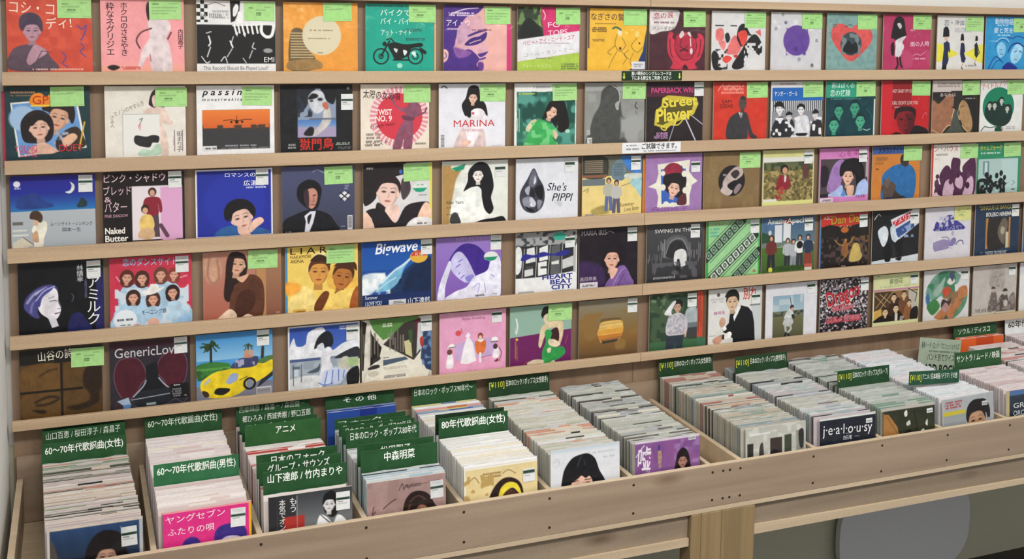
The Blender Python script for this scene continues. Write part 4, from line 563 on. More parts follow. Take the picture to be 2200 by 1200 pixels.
bg 4a98d8;G 0 0 100 36 3a88cc 8cc0e4;~1;B 2c4424 16,14 20,8 26,14 20,18 14,24 10,18 4,16;S 2c4424 1.6 8,12 18,14 28,16;S 2c4424 1.6 10,24 18,14 26,24;S 2c4424 1.4 6,18 18,13 30,20;L 2a2820 3 19,16 19,40;S 3a5434 1.4 62,20 68,18 74,22;S 3a5434 1.4 63,26 68,18 73,26;L 3a3a30 2 68,18 67,30;L 3a3430 4 87,24 86,42;B 3a7a38 0,42 16,38 36,40 44,44 40,54 22,58 0,58;R 0 46 50 49 5a9a48;B 4e7440 78,42 100,36 100,50 80,48;~1.5;N 0 48 40 62 4 .55 2c5a2c;~1;R 0 70 100 92 78798a;P 2c2c34 84,68 100,58 100,64 78,80;B e8cc28 5,66 10,60 24,52 40,50 62,46 76,44 88,46 100,42 100,56 88,66 70,74 56,84 40,88 16,86 6,76;B 3c4468 44,48 54,38 66,36 80,36 78,48 60,50;N 50 38 76 48 4 .56 a8a8c8;B c88a70 62,36 64,30 70,30 74,36;E 66 29 3.5 4 c89474;E 72 30 3.5 4 c0a098;B 98a8d0 38,66 46,56 54,58 52,66 42,70;B b0b8c8 10,66 16,60 18,62 12,68;O 69 72 7 3 1c1c20;E 69 72 4.5 6 8088a0;B 1c1c1e 23,78 28,74 42,76 42,80 34,84 24,82;B 3a2a20 7,76 14,78 16,84 10,84;S 4a3a18 1 56,66 66,62;R 78 78 98 90 c8c8d0;ST 79 80 97 88 12 666
#54|illustrated seaside sleeve with a girl in a striped skirt looking away|w81,4
bg eceef2;R 2 2 98 92 d4dae4;G 2 2 98 40 3454b0 4a68bc;~1;B e8eaf2 2,30 8,16 12,28 24,26 28,10 48,4 52,20 40,34 60,38 74,30 86,24 84,14 98,10 98,44 2,50;B 1c2028 36,34 40,20 48,12 56,10 62,18 62,30 54,34 44,30;B d8dce6 40,30 48,26 50,36 42,36;R 2 46 44 50 4a5a88;R 44 46 98 50 8088a0;B 2c3038 64,50 76,42 98,36 98,56 70,60;R 2 50 98 92 a8b4c0;~2;N 2 50 98 92 8 .55 98a4b0;B d8dce0 2,74 30,70 50,76 40,92 2,92;~1;R 6 56 16 60 5a6a7a;R 8 60 14 70 c8d4e0;L 4a5868 1.2 7,54 7,82;L 4a5868 1.2 18,54 18,78;B 4a5460 26,66 40,60 44,54 42,66;B e6e6ee 44,92 42,78 46,60 46,40 56,32 62,40 58,50 62,62 56,66 50,80;B c8c4b8 70,66 72,52 82,48 88,60 82,72;B b0c890 82,52 98,52 98,62 84,62;P c8d2ec 50,66 66,62 84,68 72,86 42,86;L 4a68b8 1.2 54,68 50,86;L 4a68b8 1.2 62,66 60,86;L 4a68b8 1.2 70,66 70,82;L 4a68b8 1.2 78,68 76,78;S 4a68b8 1 42,82 50,86 62,84;B 1c1c20 84,92 82,72 98,64 98,90;D 70 4 82 10 2 c8d0e8;R 0 0 2 92 e8eaee
#55|sleeve with a converging shop street under green canopy and cream floor|w84,1
bg e2ded0;~1;P 588a44 10,0 82,0 78,10 30,30 16,14;P 241e1a 0,0 10,6 14,20 28,40 24,56 10,66 2,70 0,70;VD 2 10 26 60 7a7468;B d8d4c8 6,10 12,12 10,90 2,92;P 3a3430 30,36 60,8 80,4 84,50 74,62;VD 36 14 62 50 8a8478;P d0c898 60,34 70,32 72,58 62,52;P 3c5a34 66,20 72,18 72,38 68,36;B 5a2028 76,8 84,4 84,30 78,32;P c8ccd0 80,10 92,8 92,30 84,46 78,54;P 2c3c60 88,20 100,16 100,80 92,76 84,60;~1.5;N 86 20 100 70 4 .6 6a88b0;~1;B b03a34 83,32 88,30 88,44 84,42;P e4e0d2 30,38 92,78 100,92 0,92 8,74 22,62 28,50;P b8b4a0 92,92 98,78 100,92;B 2c2c2c 16,56 24,52 26,56 18,60;B 2c2a28 8,68 16,64 24,64 24,68 12,70;P 4a5a6c 30,58 62,56 66,60 30,66;D 30 54 38 56 1 555;D 30 68 64 72 2 b8b4a4;D 30 80 62 84 2 666;E 16 76 8 4 c8c4b4;E 16 88 8 3 c8c4b4;D 28 6 44 12 2 e8e8d8
#56|pink sleeve with tiny cartoon bridal figures around a white gown|s78,3
bg e3a2c4;T 34 8 4 34 0 8a5a78 Radio Wedding;E 28 30 4.5 4 d85058;L 904048 .8 32,24 34,30;P c4a8d4 22,48 30,44 76,40 84,48 82,66 24,70;P f0ecf2 42,34 50,46 55,72 42,76 31,74 36,50;B f0ecf2 39,36 43,30 46,36;B d8703c 53,46 58,42 66,42 70,48 66,62 56,62;E 61 37 4 5 8a4438;E 61 39 2.5 3 e8c4b0;B f0e8e8 56,42 66,42 62,46;L f0e8ec 3.4 61,62 61,74;B f0ecf2 10,78 12,62 16,56 20,64 20,78;E 15 56 4 4 6a4038;B f4f0f0 12,50 18,44 24,50;L 3a3038 1 14,50 24,49;B f0ecf2 80,70 82,58 86,54 90,62 88,70;E 84 54 3.5 4 4a3030;E 83 44 5 4 f4f0f0;R 77 46 88 48 8a6a78;L 6a3a48 1 90,56 94,64 90,76;B 6a2a30 82,76 88,72 88,76;L 8a5a78 .8 62,68 78,66;D 42 85 56 88 1 b880a0
#57|sleeve with seated woman in green over purple floor|g61,1
bg 8cae9c;R 0 0 100 46 90b2a2;P 6c1f5c 0,46 100,40 100,100 0,100;~1;S e0e4e0 2.5 10,18 12,30 10,40;VD 8 26 14 44 c8d0c8;VD 8 50 14 86 a07a3c;E 11 49 2 2 d8c840;B 1a1414 50,16 54,4 64,4 62,18 56,22;B e0ceb0 54,18 62,14 64,28 56,28;B d8c4a0 46,60 50,36 60,28 78,24 86,30 86,48 80,64 74,60 78,40 64,36 56,48 50,64;B 3a1a1c 62,44 76,36 80,52 74,62 62,58;B 2f9a4c 54,88 52,72 58,56 56,42 62,38 68,44 66,54 74,66 86,66 90,76 80,84 66,88;B e2d0b4 62,54 72,54 82,62 74,66 64,62;B e0ceb0 60,68 66,66 66,72 62,74;B e0ceb0 28,86 40,82 54,84 52,90 32,91;B e0ceb0 62,92 70,86 74,90;S 8a4a40 1.5 20,90 28,84;S 9a4a4a 1.5 90,62 94,50;D 8 90 24 92 1 9a5a90
#58|brown gradient sleeve with a striped golden lamp-like shape|w82,2
bg 7a6040;G 0 0 100 30 8a8474 82704c;G 0 30 100 60 82704c 84602f;G 0 60 100 100 84602f 54402f;~4;N 0 20 100 80 18 .6 8a6a3a;~1;B 6a5434 36,34 40,30 66,30 72,34 72,40 36,40;B d8ac58 34,44 38,35 70,34 75,42 75,52 70,62 64,66 40,68 34,60 31,52;P e0bc70 38,36 70,35 74,42 34,44;P d49a40 32,48 75,46 75,53 31,54;P c07a30 32,56 75,54 72,60 34,62;P 9a6438 35,62 72,59 66,65 40,67;P 3a342c 38,65 68,63 64,67 40,69;S a88444 1 36,39 72,37
#59|sleeve with a person in plaid shirt shading their eyes, red strip right|w66,2
bg 3a5240;R 2 0 84 92 42583e;~2;N 0 0 84 74 8 .56 2c4230;N 0 0 50 30 5 .64 6a8464;B a8b4b8 62,40 66,26 82,24 84,48 66,50;R 62 48 84 56 6a747a;R 64 56 84 72 3a3e40;G 2 74 100 92 3e6844 345a3c;~1;B 1c1a1a 40,20 42,12 50,9 58,14 56,24 46,22;FN 49 22 8 c8a088 1c1a1a;B dcdce0 26,32 32,22 42,12 46,14 38,28 40,34;B c4c2ca 30,64 32,40 42,32 56,32 66,44 66,60 58,66;N 32 34 62 64 2.5 .52 a8a4b0;B d8b098 62,66 66,58 68,52 64,70;P 2c3844 30,66 60,66 58,92 46,92 46,76 42,92 28,92;R 84 0 94 72 c84a34;VD 86 8 92 66 5a2c28;R 84 72 100 92 3e6a50;R 94 0 100 74 6a5038
#5a|white sleeve with a man in dark suit posing his fists|s80,12
bg dadbd8;R 80 0 100 92 c6cccb;~1;P 16171c 46,94 46,82 40,76 28,70 27,66 38,56 40,40 46,36 54,44 60,29 74,33 82,42 86,60 88,94;FN 44 22 14 d8b898 1a1816;B 1a1816 30,14 36,4 48,2 56,10 56,22 50,12 40,12;P f0f0ec 46,46 58,28 60,32 48,54;B c8a088 20,56 22,48 28,46 32,52 30,60 24,62;B f0f0ec 28,62 32,60 34,66 28,68;B c89880 8,84 12,78 24,74 28,80 18,90;B f0f0ec 28,76 40,70 44,76 34,82;R 26 74 30 82 222;E 18 9 3 3 555;TB 64 2 18 26 0 c83028 別れ;D 4 14 28 22 2 b8b8b8;T 10 36 5 20 0 b84a90 鶴岡浩;D 76 28 98 32 1 667;R 2 74 14 75 999
#5b|white sleeve with a small framed photo of a baseball batter|s80,3
bg dadae2;R 14 20 74 92 5e5c46;G 14 20 74 46 88a8bc a0b8c2;~1.5;N 14 20 74 44 10 .55 b4c4cc;R 14 46 74 54 3c4438;N 14 46 74 56 4 .55 6a705c;G 14 54 74 92 6c6c4c 54543e;~1;L 3a3a38 1.2 47,24 50,38;B c8d0d0 36,58 42,46 48,42 54,50 50,58;E 51 40 4 4 2c3034;E 52 44 3 3.5 c8a088;L c8d0d0 3 48,46 56,54;B b8bcbc 34,68 38,58 50,58 54,66 46,72;L b0b4b4 4 38,68 40,80;L b0b4b4 4 48,68 50,76 44,82;L 22242a 3.4 40,82 38,88;L 22242a 3.4 44,84 48,90;B 22242a 50,54 56,52 56,60
#5c|crowd photo sleeve with red baseball-style script lettering|w84,2
bg 3a3036;~1;N 0 0 100 92 3.4 .48 8a8088;N 0 0 100 92 3 .6 d0c8cc;N 0 0 100 92 2.6 .62 1a1418;N 0 60 100 92 2.6 .56 1c161a;TB 10 24 25 70 -14 e8dcd8 Dragon;TB 10.6 23 25 69 -14 b02c34 Dragon;L b02c34 2.4 24,50 66,42;~1;N 24 48 70 56 3 .35 b8606c;N 14 66 86 76 3 .3 b84a58;T 24 46 7 46 0 d08890 ドラゴンズ;T 16 65 9 68 0 d08088 燃えよ野球隊
#5d|sleeve with pale green title band over a sepia band portrait|s80,3
bg d0d4a0;D 4 1 16 3 1 555;T 34 10 9 30 -3 5a6e54 夢想花;D 12 20 80 24 1 b0b890;R 0 26 100 29 b87898;R 2 30 98 84 8a6640;P 4a3420 2,30 40,30 36,60 2,66;L c8b080 1 4,36 30,60;L c8b080 1 14,34 38,52;L c8b080 1 30,34 6,58;L c8b080 1 40,34 14,62;P c8a050 2,64 18,60 18,78 2,82;P b4b0a4 76,30 98,34 98,84 80,60;L 241a18 1.4 76,28 96,38 92,52;B 3a2418 30,72 38,50 48,42 60,48 62,84 34,84;FN 45 42 7 d8bc94 241814;B 6a4428 54,74 56,50 66,38 78,46 84,64 78,84 58,84;FN 67 39 7 d8b890 3a2818;B 8a5a34 66,80 72,56 82,56 86,80;FN 79 54 5.5 dcc09c 2a1c18;B 161010 2,84 10,76 22,72 38,74 44,84;FN 27 67 7.5 d8bc94 1c1410;B 1c1414 42,84 44,70 56,66 66,76 68,84;P d8d0c8 48,72 54,70 54,84 48,84;FN 50 62 7.5 dcc49c 1c1410;B 161214 82,84 84,66 98,62 98,84;D 58 76 68 84 3 e0d8d0;R 0 84 100 92 d4d6a4
#5e|round picture disc sleeve with swirling green and brown painting|s80,4
bg d2d2d4;CE 50 46 47 44;B 6a9484 4,40 16,16 40,2 62,4 80,8 74,26 56,30 40,44 20,52;~2;N 6 4 70 50 9 .5 3c7a5a;B 3a6a98 4,46 10,40 14,54 8,60;B 3c7c44 8,60 24,50 36,64 22,78 10,72;B b4764c 22,86 40,68 60,62 78,34 98,34 96,54 80,74 60,92 40,92;N 40 40 96 88 8 .5 8a6a48;B 5a8a6c 76,72 96,48 98,60 84,80 60,92;B b84a34 40,36 54,30 60,40 48,48;B 3a2c2a 38,64 42,52 54,56 60,50 58,62 46,72;B b08a84 40,68 48,58 56,66 50,76;B e0dcd4 50,22 60,14 68,22 58,28;B 4a4a70 54,8 66,10 62,22;B 96b0a0 20,40 36,22 46,14 40,36 30,46;B 42605a 46,90 50,80 56,92;CX
#5f|pale grey sleeve with a large faded face above several musicians|s80,4
bg bab4ae;~3;B a8a09a 36,34 40,8 52,2 66,4 74,16 72,36 64,48 48,46;B 948c88 44,20 52,18 52,22 44,24;B 948c88 60,18 68,16 68,20 60,22;B 8e8684 52,36 62,36 58,40;S 90888a 1.5 56,22 54,32;~1.5;B 6a605c 36,80 40,58 44,46 52,48 56,60 54,80;E 47 44 4.5 5 b0a8a0;B 3a3432 42,42 46,38 52,42;B 544a46 56,84 58,66 66,54 78,54 82,66 84,82;E 74 50 5 6 b4aca4;B 2c2826 68,48 74,43 80,48;B 6a605c 82,84 84,62 92,52 98,58 98,84;E 87 42 4 5 b8b0a8;N 36 54 98 84 5 .6 8a807c;E 76 70 5 6 c0b8b0;~1;T 6 76 6 50 0 4a4446 THE LIVE DOWN;R 0 84 100 88 d0c8b4;D 48 86 56 90 1 444
#5g|plain white sleeve at the right end of the fifth row|-
bg dcdcdc;R 0 0 100 20 c8ccd4
'''
ART3 = r'''
#b1|dark blue sleeve with curly black-haired woman, front of the first bin|w77,9
bg 2c4a74;G 0 0 100 60 2e4e7c 1c2838;R 0 0 3 60 e0d8cc;R 0 0 100 3 e6d4c4;R 96 3 100 60 c8c8c8;~1.5;B 5a5048 4,16 8,20 12,40 16,60 4,60;B 1a1416 38,60 38,40 42,24 52,12 64,10 76,16 82,34 86,50 84,60;F 61 40 14 d0a48c 1a1416 n 4;B 1a1416 42,44 44,24 56,14 72,16 80,40 74,34 62,26 52,32;B c8a088 50,60 58,54 74,54 92,60;S 8a98b0 1 76,8 80,12
#b2|hot pink sleeve with two purple-haired men and white katakana, front of second bin|w76,6
bg dc3184;R 97 0 100 60 e0b020;R 0 0 1 60 3a8a58;R 0 0 100 2 e8a0a0;T 4 6 8 66 -1 f6dce8 ヤングセブン;T 6 20 8 52 0 f6dce8 ふたりの唄;B 3a2a80 22,46 24,36 32,32 40,36 42,46;FN 33 46 9 d0c0d8 3a2a80;B 3a2a80 58,48 58,32 66,24 84,24 94,34 92,52 86,42 70,38 62,46;FN 76 48 15 d0c0d8 3a2a80;B d0c0d8 63,46 70,38 86,40 88,54 64,54
#b3|dark silver sleeve with red block and portrait in sailor collar, front of third bin|w80,5
bg 4a4c50;G 0 0 100 60 3a3c40 909498;R 0 0 10 60 2a2a2e;R 10 0 32 60 2e2e32;R 18 26 42 60 a8302a;V 12 5 7 e0e0e0 本気でオン;V 24 4 8.5 e8e8e8 もう;R 33 2 34 60 8a8a8e;B 141416 66,26 66,12 72,4 82,8 84,22 80,32 74,34;F 72 18 9 d8d8da 141416 n 4;B 141416 64,18 66,6 76,2 84,12 80,14 70,10;B e4e4e6 54,52 60,30 70,34 76,42 82,32 92,40 96,60 54,60;L 222 1 62,30 74,42
#b4|taupe pink sleeve with brown-haired person and thin dark script, front of fourth bin|w80,8
bg b29490;~4;N 0 0 100 60 16 .6 a88a86;~1;S 3a2a2a .8 40,14 44,6 46,14;S 3a2a2a .7 46,14 50,8 52,13 56,8;D 46 8 68 12 2 5a4a4a;S 3a2a2a 1 8,30 6,40 10,36;S 3a2a2a 1.2 20,34 28,28 36,24;T 66 8 3 26 -6 8a6a68 fantasy in blue;B 2a1c18 44,56 46,32 54,20 66,18 78,24 86,38 96,50 100,60 50,60;S 5a4038 2 54,30 64,24 74,30;S 6a4c40 2 50,44 54,34;B a8745c 58,44 64,36 74,38 76,50 64,54;S 3a2018 1 60,42 66,40;B 2a1c18 48,60 52,40 60,30 72,32 62,40 60,60
#b5|cream sleeve with person wearing a yellow hairband, front of fifth bin|s80,10
bg e0cc98;R 0 0 2 60 e8e6dc;R 0 0 100 2 ecebe2;~1;S 8a6a40 1 6,18 14,12 20,20;D 24 8 50 16 2 9a7848;S 8a6a40 1 52,12 60,8 70,14;N 0 10 40 60 6 .72 b89a5c;B 2a1a18 30,60 34,40 42,26 54,18 68,20 78,30 82,50 84,60;B e8d440 46,42 50,30 60,24 72,28 78,42 74,40 66,32 56,36 50,46;B 4a3028 48,48 56,36 66,34 74,44 66,46;B d8a880 48,60 54,46 66,44 74,50 72,60;E 57 52 3 1.2 2a1a16;E 68 51 3 1.2 2a1a16
#b6|white sleeve with close-up of person with black bangs, front of sixth bin|-
bg dadce2;G 0 0 100 6 b8c8d4 dadce2;S b8bac0 .8 6,16 10,12 12,18;SC c8cacf .8 4,14 8,11 12,14 12,20 8,23 4,20;D 44 8 92 12 1 c4c8d0;D 74 16 92 19 1 b8bcc8;B 15151a 14,56 16,40 20,26 30,14 42,10 54,10 64,18 70,34 78,48 80,60 14,60;S 3a3a44 1.5 36,30 42,16 44,12;S 34343c 1.5 50,28 48,18;B e4b8a4 28,60 30,46 36,40 46,38 56,40 60,48 60,60;B 15151a 26,46 30,30 46,24 60,34 62,50 56,40 50,42 44,38 38,42;E 36 50 4 1.8 3a2420;E 53 49 4 1.8 3a2420;S 2a1c1a 1 31,45 39,44;S 2a1c1a 1 49,44 57,44
#b7|violet sleeve with white brush strokes and long-haired portrait, front of seventh bin|x82,0
bg 8a5a98;~3;N 0 0 100 60 12 .56 965e9c;N 60 0 100 60 6 .6 a880b8;~1;R 0 0 100 3 e0d8e0;TB 4 10 30 20 4 f4eef6 嘘;V 16 40 6 f0e6f0 ツンベ;S f4eef6 1.5 2,20 10,10 14,6;V 34 16 6 e0c080 高橋幸子;R 35 8 38 15 4a3a8a;B 201418 60,60 62,36 66,22 74,16 82,24 86,44 90,60;F 73 34 9 b88878 201418 n;B 201418 63,40 66,24 76,18 82,36 76,28 70,28
#b8|pale grey strip-photo sleeve, front of the eighth bin beside the wide plank|-
bg b4b4ac;~2;N 0 0 100 60 8 .6 c8c8c0;~1;R 2 22 12 60 2c2a28;B 3c3a36 22,30 28,24 30,60 22,60;R 40 18 60 60 3a3030;FN 48 48 11 d0a08c 241c1c;B 241c1c 38,60 40,40 48,34 56,42 54,46 46,42;P dcdcdc 50,60 70,48 100,40 100,60;R 64 16 76 50 3c4438;R 84 12 98 42 8a8a84;B 2c2c2a 88,14 96,12 96,36 90,36;D 6 8 40 12 1 ddd
#b9|black sleeve with spaced white lowercase lettering, front of the ninth bin|t82,8
bg 1c212c;R 0 0 100 3 d8dcd8;T 6 9 15 88 2 d8d8dc j·e·a·l·o·u·sy;D 44 25 56 27 1 8a8a90;T 42 29 6 15 1 d0d0d4 白石竜;D 60 31 70 33 1 888
#b10|dark olive sleeve with orange side and small pale blossoms, front of tenth bin|t84,8
bg 2c3020;P a0703c 4,8 14,10 30,30 36,60 4,60;R 0 0 4 60 6a5c4c;R 0 0 100 4 b8b4ac;S 6a4a28 1 10,12 30,40;~1;B d8d8d0 42,10 47,6 48,14 44,16;B c8ccc0 46,26 52,22 54,28 48,30;B d8d8d0 82,30 86,24 86,34;B c8ccc0 74,40 80,38 78,46;B d8d8d0 76,50 80,50 78,56;B 141410 40,60 44,40 54,36 60,48 58,60;S 1c1c14 2 60,10 66,30 64,50
#b11|glossy sleeve with close-up of black-haired man's face, front of eleventh bin|t76,12
bg b8bcc0;D 4 4 38 16 3 b04a50;R 2 20 44 26 d8c838;G 2 26 46 60 a0a8ac b0b4b8;E 34 48 4 6 4a4a50;B 181616 48,40 46,24 54,12 68,8 84,10 92,24 92,40 84,30 66,26;F 66 40 22 cca080 181616 n -4;B 181616 48,34 48,18 60,8 80,10 92,26 88,40 82,24 66,20 56,26
#b12|navy edged sleeve with white lettering, front of the bin at the right edge|-
bg 26303e;R 0 0 100 8 4a6a9c;R 0 0 6 60 b8a878;T 14 20 8 60 0 c8ccd0 GRAND;T 14 32 8 60 0 c8ccd0 ORCHESTRA
'''

# ---------------------------------------------------------------- singles on the wall
POS = {k: tuple(map(float, p.split(','))) for k, p in (e.split(':') for e in POSTXT.split())}
for i in range(1, 6):
    POS['%dg' % i] = (2.862, .18)
FILMS = set('14 15 16 17 18 19 1a 1b 1c 1d 2a 2d b1 b4 b7 b11'.split())

def art_items(txt):
    L = [l for l in txt.strip().split('\n') if l.strip()]
    for a, b in zip(L[::2], L[1::2]):
        k, lab, tg = a[1:].split('|'); yield k, lab, tg, b
TAG_ART = ['bg aadc8e;D 8 12 28 17 1 86aa72;D 66 8 92 13 1 86aa72;D 8 20 60 25 1 8cb078;D 46 18 72 23 1 8cb078;D 70 56 96 59 1 94b880',
           'bg aadc8e;D 14 16 32 21 1 5f7f4f;D 64 12 90 17 1 86aa72;D 10 24 66 30 1 86aa72;D 26 34 54 40 1 4a6a3c;D 22 42 60 46 1 86aa72;D 74 56 96 59 1 94b880',
           'bg aadc8e;D 10 10 30 16 1 5f7f4f;D 60 10 94 14 1 86aa72;D 6 22 90 27 1 86aa72;D 8 32 84 37 1 86aa72;D 8 41 60 46 1 86aa72',
           'bg aadc8e;D 14 18 30 23 1 5f7f4f;D 64 15 88 19 1 86aa72;D 36 24 70 30 1 86aa72;D 38 34 56 46 2 4a6a3c']
STICK_ART = ['bg e2e4e4;R 0 42 100 60 4a6458;D 6 45 96 57 1 1e2c28;D 10 66 60 74 1 8a8c90;D 10 4 90 30 2 c4c6c8',
             'bg e2e4e4;R 0 40 100 58 3c5a4c;D 10 43 90 56 1 182420;D 10 64 50 74 1 555;D 8 80 80 88 1 a0a0a4']
def proto_sheet(nm, art, seed, w, h, nx, ny):
    o = printed_sheet(nm, art, seed, w, h, .0004, nx, ny, M_PAPER, None, edge=(.8, .85, .75))
    COL.objects.unlink(o); return o
TAGS = [proto_sheet('price_card', a, i, .071, .0445, 48, 32) for i, a in enumerate(TAG_ART)]
YTAG = proto_sheet('price_card', TAG_ART[1].replace('aadc8e', 'd8d890'), 5, .068, .0445, 48, 32)
STK = [proto_sheet('price_sticker', a, i + 9, .030, .039, 30, 38) for i, a in enumerate(STICK_ART)]
STS = proto_sheet('price_sticker', 'bg dfe1e2;R 0 12 100 38 46604f;D 4 16 96 34 1 182420;D 10 50 60 58 1 8a8c90', 20, .029, .030, 30, 30)
TINY = proto_sheet('price_sticker', 'bg dcdde0;D 10 20 90 50 1 888', 21, .020, .012, 20, 12)
def put_tag(root, spec, w, h, i):
    k = spec[0]; u, v = map(float, spec[1:].split(','))
    p = {'g': TAGS[i % 4], 'y': YTAG, 'w': STK[i % 2], 's': STS, 'x': TINY, 't': TINY}[k]
    o = p.copy(); COL.objects.link(o); o.parent = root
    sz = {'g': (.071, .0445), 'y': (.068, .0445), 'w': (.03, .039), 's': (.029, .03), 'x': (.02, .012), 't': (.02, .012)}[k]
    u = min(u, 100 - sz[0] / w * 100 + 3)
    o.location = (-w / 2 + u * w / 100 + sz[0] / 2, -.0013, h - v * w / 100 - sz[1]); o.rotation_euler = (0, random.uniform(-.025, .025), 0)
    if k == 'g': o['label'] = 'pale green handwritten price card'
    elif k == 'y': o['label'] = 'pale yellow handwritten price card'
    else: o['label'] = 'white price sticker with dark bar'
def film(root, w, h, front, wob):
    nx = ny = 24; V = []; r = np.random.default_rng(int(wob * 1000)); ph = r.random(6) * 6.28
    X0, X1, Z0, Z1 = -w / 2 - .0025, w / 2 + .0045, .0008, h + .0012
    for j in range(ny):
        for i in range(nx):
            x = X0 + (X1 - X0) * i / (nx - 1); z = Z0 + (Z1 - Z0) * j / (ny - 1); k = (z / h) ** 4
            y = (-.0024 if front else .0042) + .0004 * math.sin(60 * x + ph[0] + 25 * z) + (.0008 * k * math.sin(200 * x + ph[1] + 60 * z) if front else 0)
            V.append((x, y, z))
    F = [(j * nx + i, j * nx + i + 1, (j + 1) * nx + i + 1, (j + 1) * nx + i) for j in range(ny - 1) for i in range(nx - 1)]
    o = mesh_obj('plastic_sleeve', V, F, M_FILM, root); o['label'] = 'clear plastic outer sleeve'
    for p in o.data.polygons: p.use_smooth = True
n_i = 0
for k, lab, tg, art in list(art_items(ART1)) + list(art_items(ART2)):
    n_i += 1
    x, w = POS[k]; r = int(k[0]) - 1; h = .180 if r < 4 else .1715
    root = thing('single_record', lab, 'record', (x + w / 2, .0275, Z0[r]), (math.radians(-1.6), 0, 0), 'singles displayed on the rack ledges')
    c = int(k[1], 17); N = 150 if c < 7 else 128
    if x > 2.85: N = 24
    printed_sheet('cover', art, n_i, w, h, .0032, N, N, M_COVER, root)
    if k in FILMS: film(root, w, h, True, n_i)
    elif n_i % 2: film(root, w, h, False, n_i)
    if tg != '-': put_tag(root, tg, w, h, n_i)
# second singles tucked behind the front ones, an edge showing
for k, dx, c, lab in (('15', .006, 'bg e8a070;ST2 90 0 100 100 2 f0d0b0 d87840', 'orange patterned single peeking out behind the teal motorcycle sleeve'),
                      ('39', -.007, 'bg d88030', 'orange single peeking out behind the mauve lace-frame sleeve'),
                      ('21', -.007, 'bg a83a50', 'dark red single peeking out behind the couple photo sleeve')):
    x, w = POS[k]; r = int(k[0]) - 1
    root = thing('single_record', lab, 'record', (x + w / 2 + dx, .0328, Z0[r]), (math.radians(-1.6), 0, 0), 'singles displayed on the rack ledges')
    printed_sheet('cover', c, 400, w, .17, .0028, 40, 40, M_COVER, root)

# ---------------------------------------------------------------- little signs on the ledges
sg = printed_sheet('shelf_sign', 'bg 16321e;P d8e04a 3,3 5,3 5,8 6.5,8 4,12 1.5,8 3,8;P d8e04a 95,3 97,3 97,8 98.5,8 96,12 93.5,8 95,8;TB 16 1.2 5.4 66 0 f0f4f0 高い場所のシングルレコードは;TB 16 7.6 5.4 66 0 f0f4f0 下にある脚立をご利用ください', 501, .186, .0262, .0008, 140, 20, M_PAPER, None)
sg.location = (1.4535, -.0009, -.1635); tag(sg, 'dark green shelf sign with yellow arrows on the ledge under the top row', 'sign')
sg = printed_sheet('shelf_sign', 'bg e4e6ea;D 6 3 24 5 1 666;D 5 8 30 11 1 666;TB 33 2 8.5 60 0 141416 ご試聴できます。;D 36 12 92 14 1 777', 502, .182, .0285, .0008, 140, 22, M_PAPER, None)
sg.location = (1.459, -.0009, -.361); tag(sg, 'white shelf sign with black lettering on the ledge under the second row', 'sign')

# ---------------------------------------------------------------- singles filed in the bins
COLX = [-.095, .129, .340, .560, .783, .994, 1.208, 1.512, 1.731, 1.941, 2.143, 2.372, 2.585, 2.800]
ORD = ['first', 'second', 'third', 'fourth', 'fifth', 'sixth', 'seventh', 'eighth', 'ninth', 'tenth', 'eleventh', 'twelfth', 'thirteenth', 'last']
FRONT = ['blue curly-hair sleeve', 'hot pink sleeve', 'dark silver sleeve', 'taupe pink sleeve', 'yellow hairband sleeve', 'black bangs sleeve', 'violet sleeve',
         'strip-photo sleeve', 'black lettered sleeve', 'dark olive sleeve', 'close-up man sleeve', 'navy edged sleeve', 'soul divider card', 'white lettered card']
ZR, LEAN = -1.0051, math.radians(-4)
PAL = [['d8c8b8', 'e8dccc', 'b8a890', 'c46a54', 'e0d4d0', '8a9a80', 'cfc0c4', 'e2d6d8', '5a5c50'], ['f0e6e6', 'e8dadc', 'f5eeee', 'dcc0c0', 'f4ecdc', 'efe2e4'],
       ['f2f0ee', 'e8e4e2', 'c04a44', 'f4f2f0', 'dcdad8'], ['c8ccc8', 'e4e8e8', '8a908c', 'dce4e8', 'a8c4d8'], ['f4f4f4', 'efeeea', 'eee4cc', 'f0f2f4', 'e4e4e2', 'f6f6f6'],
       ['c4c8b8', 'd4d8cc', 'b8c4a8', 'd8dce0', 'c8ccd4', 'd87850', 'e8e0cc', 'e0e4e4'], ['c8ccc0', 'd0d2cc', 'b8beb4', 'c4c8c8', 'e0d8c4', 'a8b0b8', '4a4644'],
       ['d0bca4', 'c8b8a4', '8aa098', 'b0c0b0', 'c8c8c0', '7a94a0', 'b8b4a8', 'd8d4c8', 'a04a40'], ['b8b0b4', 'c4b8c0', 'a0b4b8', 'd0d0d4', '98a8b8', 'b8b8ac', 'c8c8b8'],
       ['b0b4b0', 'c8ccc8', 'a8aca8', 'd0d4d4', '5a8a70', 'c0c2c0'], ['d8e0e4', 'e4e8ee', 'c8d8dc', 'dcdce4', 'e8d8d8'], ['e4d4d4', 'd8c8c8', 'ecdcdc', 'c8a8a8', 'dccccc', 'e8e0dc'],
       ['e0d0d0', 'd4c0c0', 'e4dcd8', 'b86a64', 'd8d8d4'], ['e0d0d0', 'd4c0c0', 'e4dcd8', 'c8b0b0']]
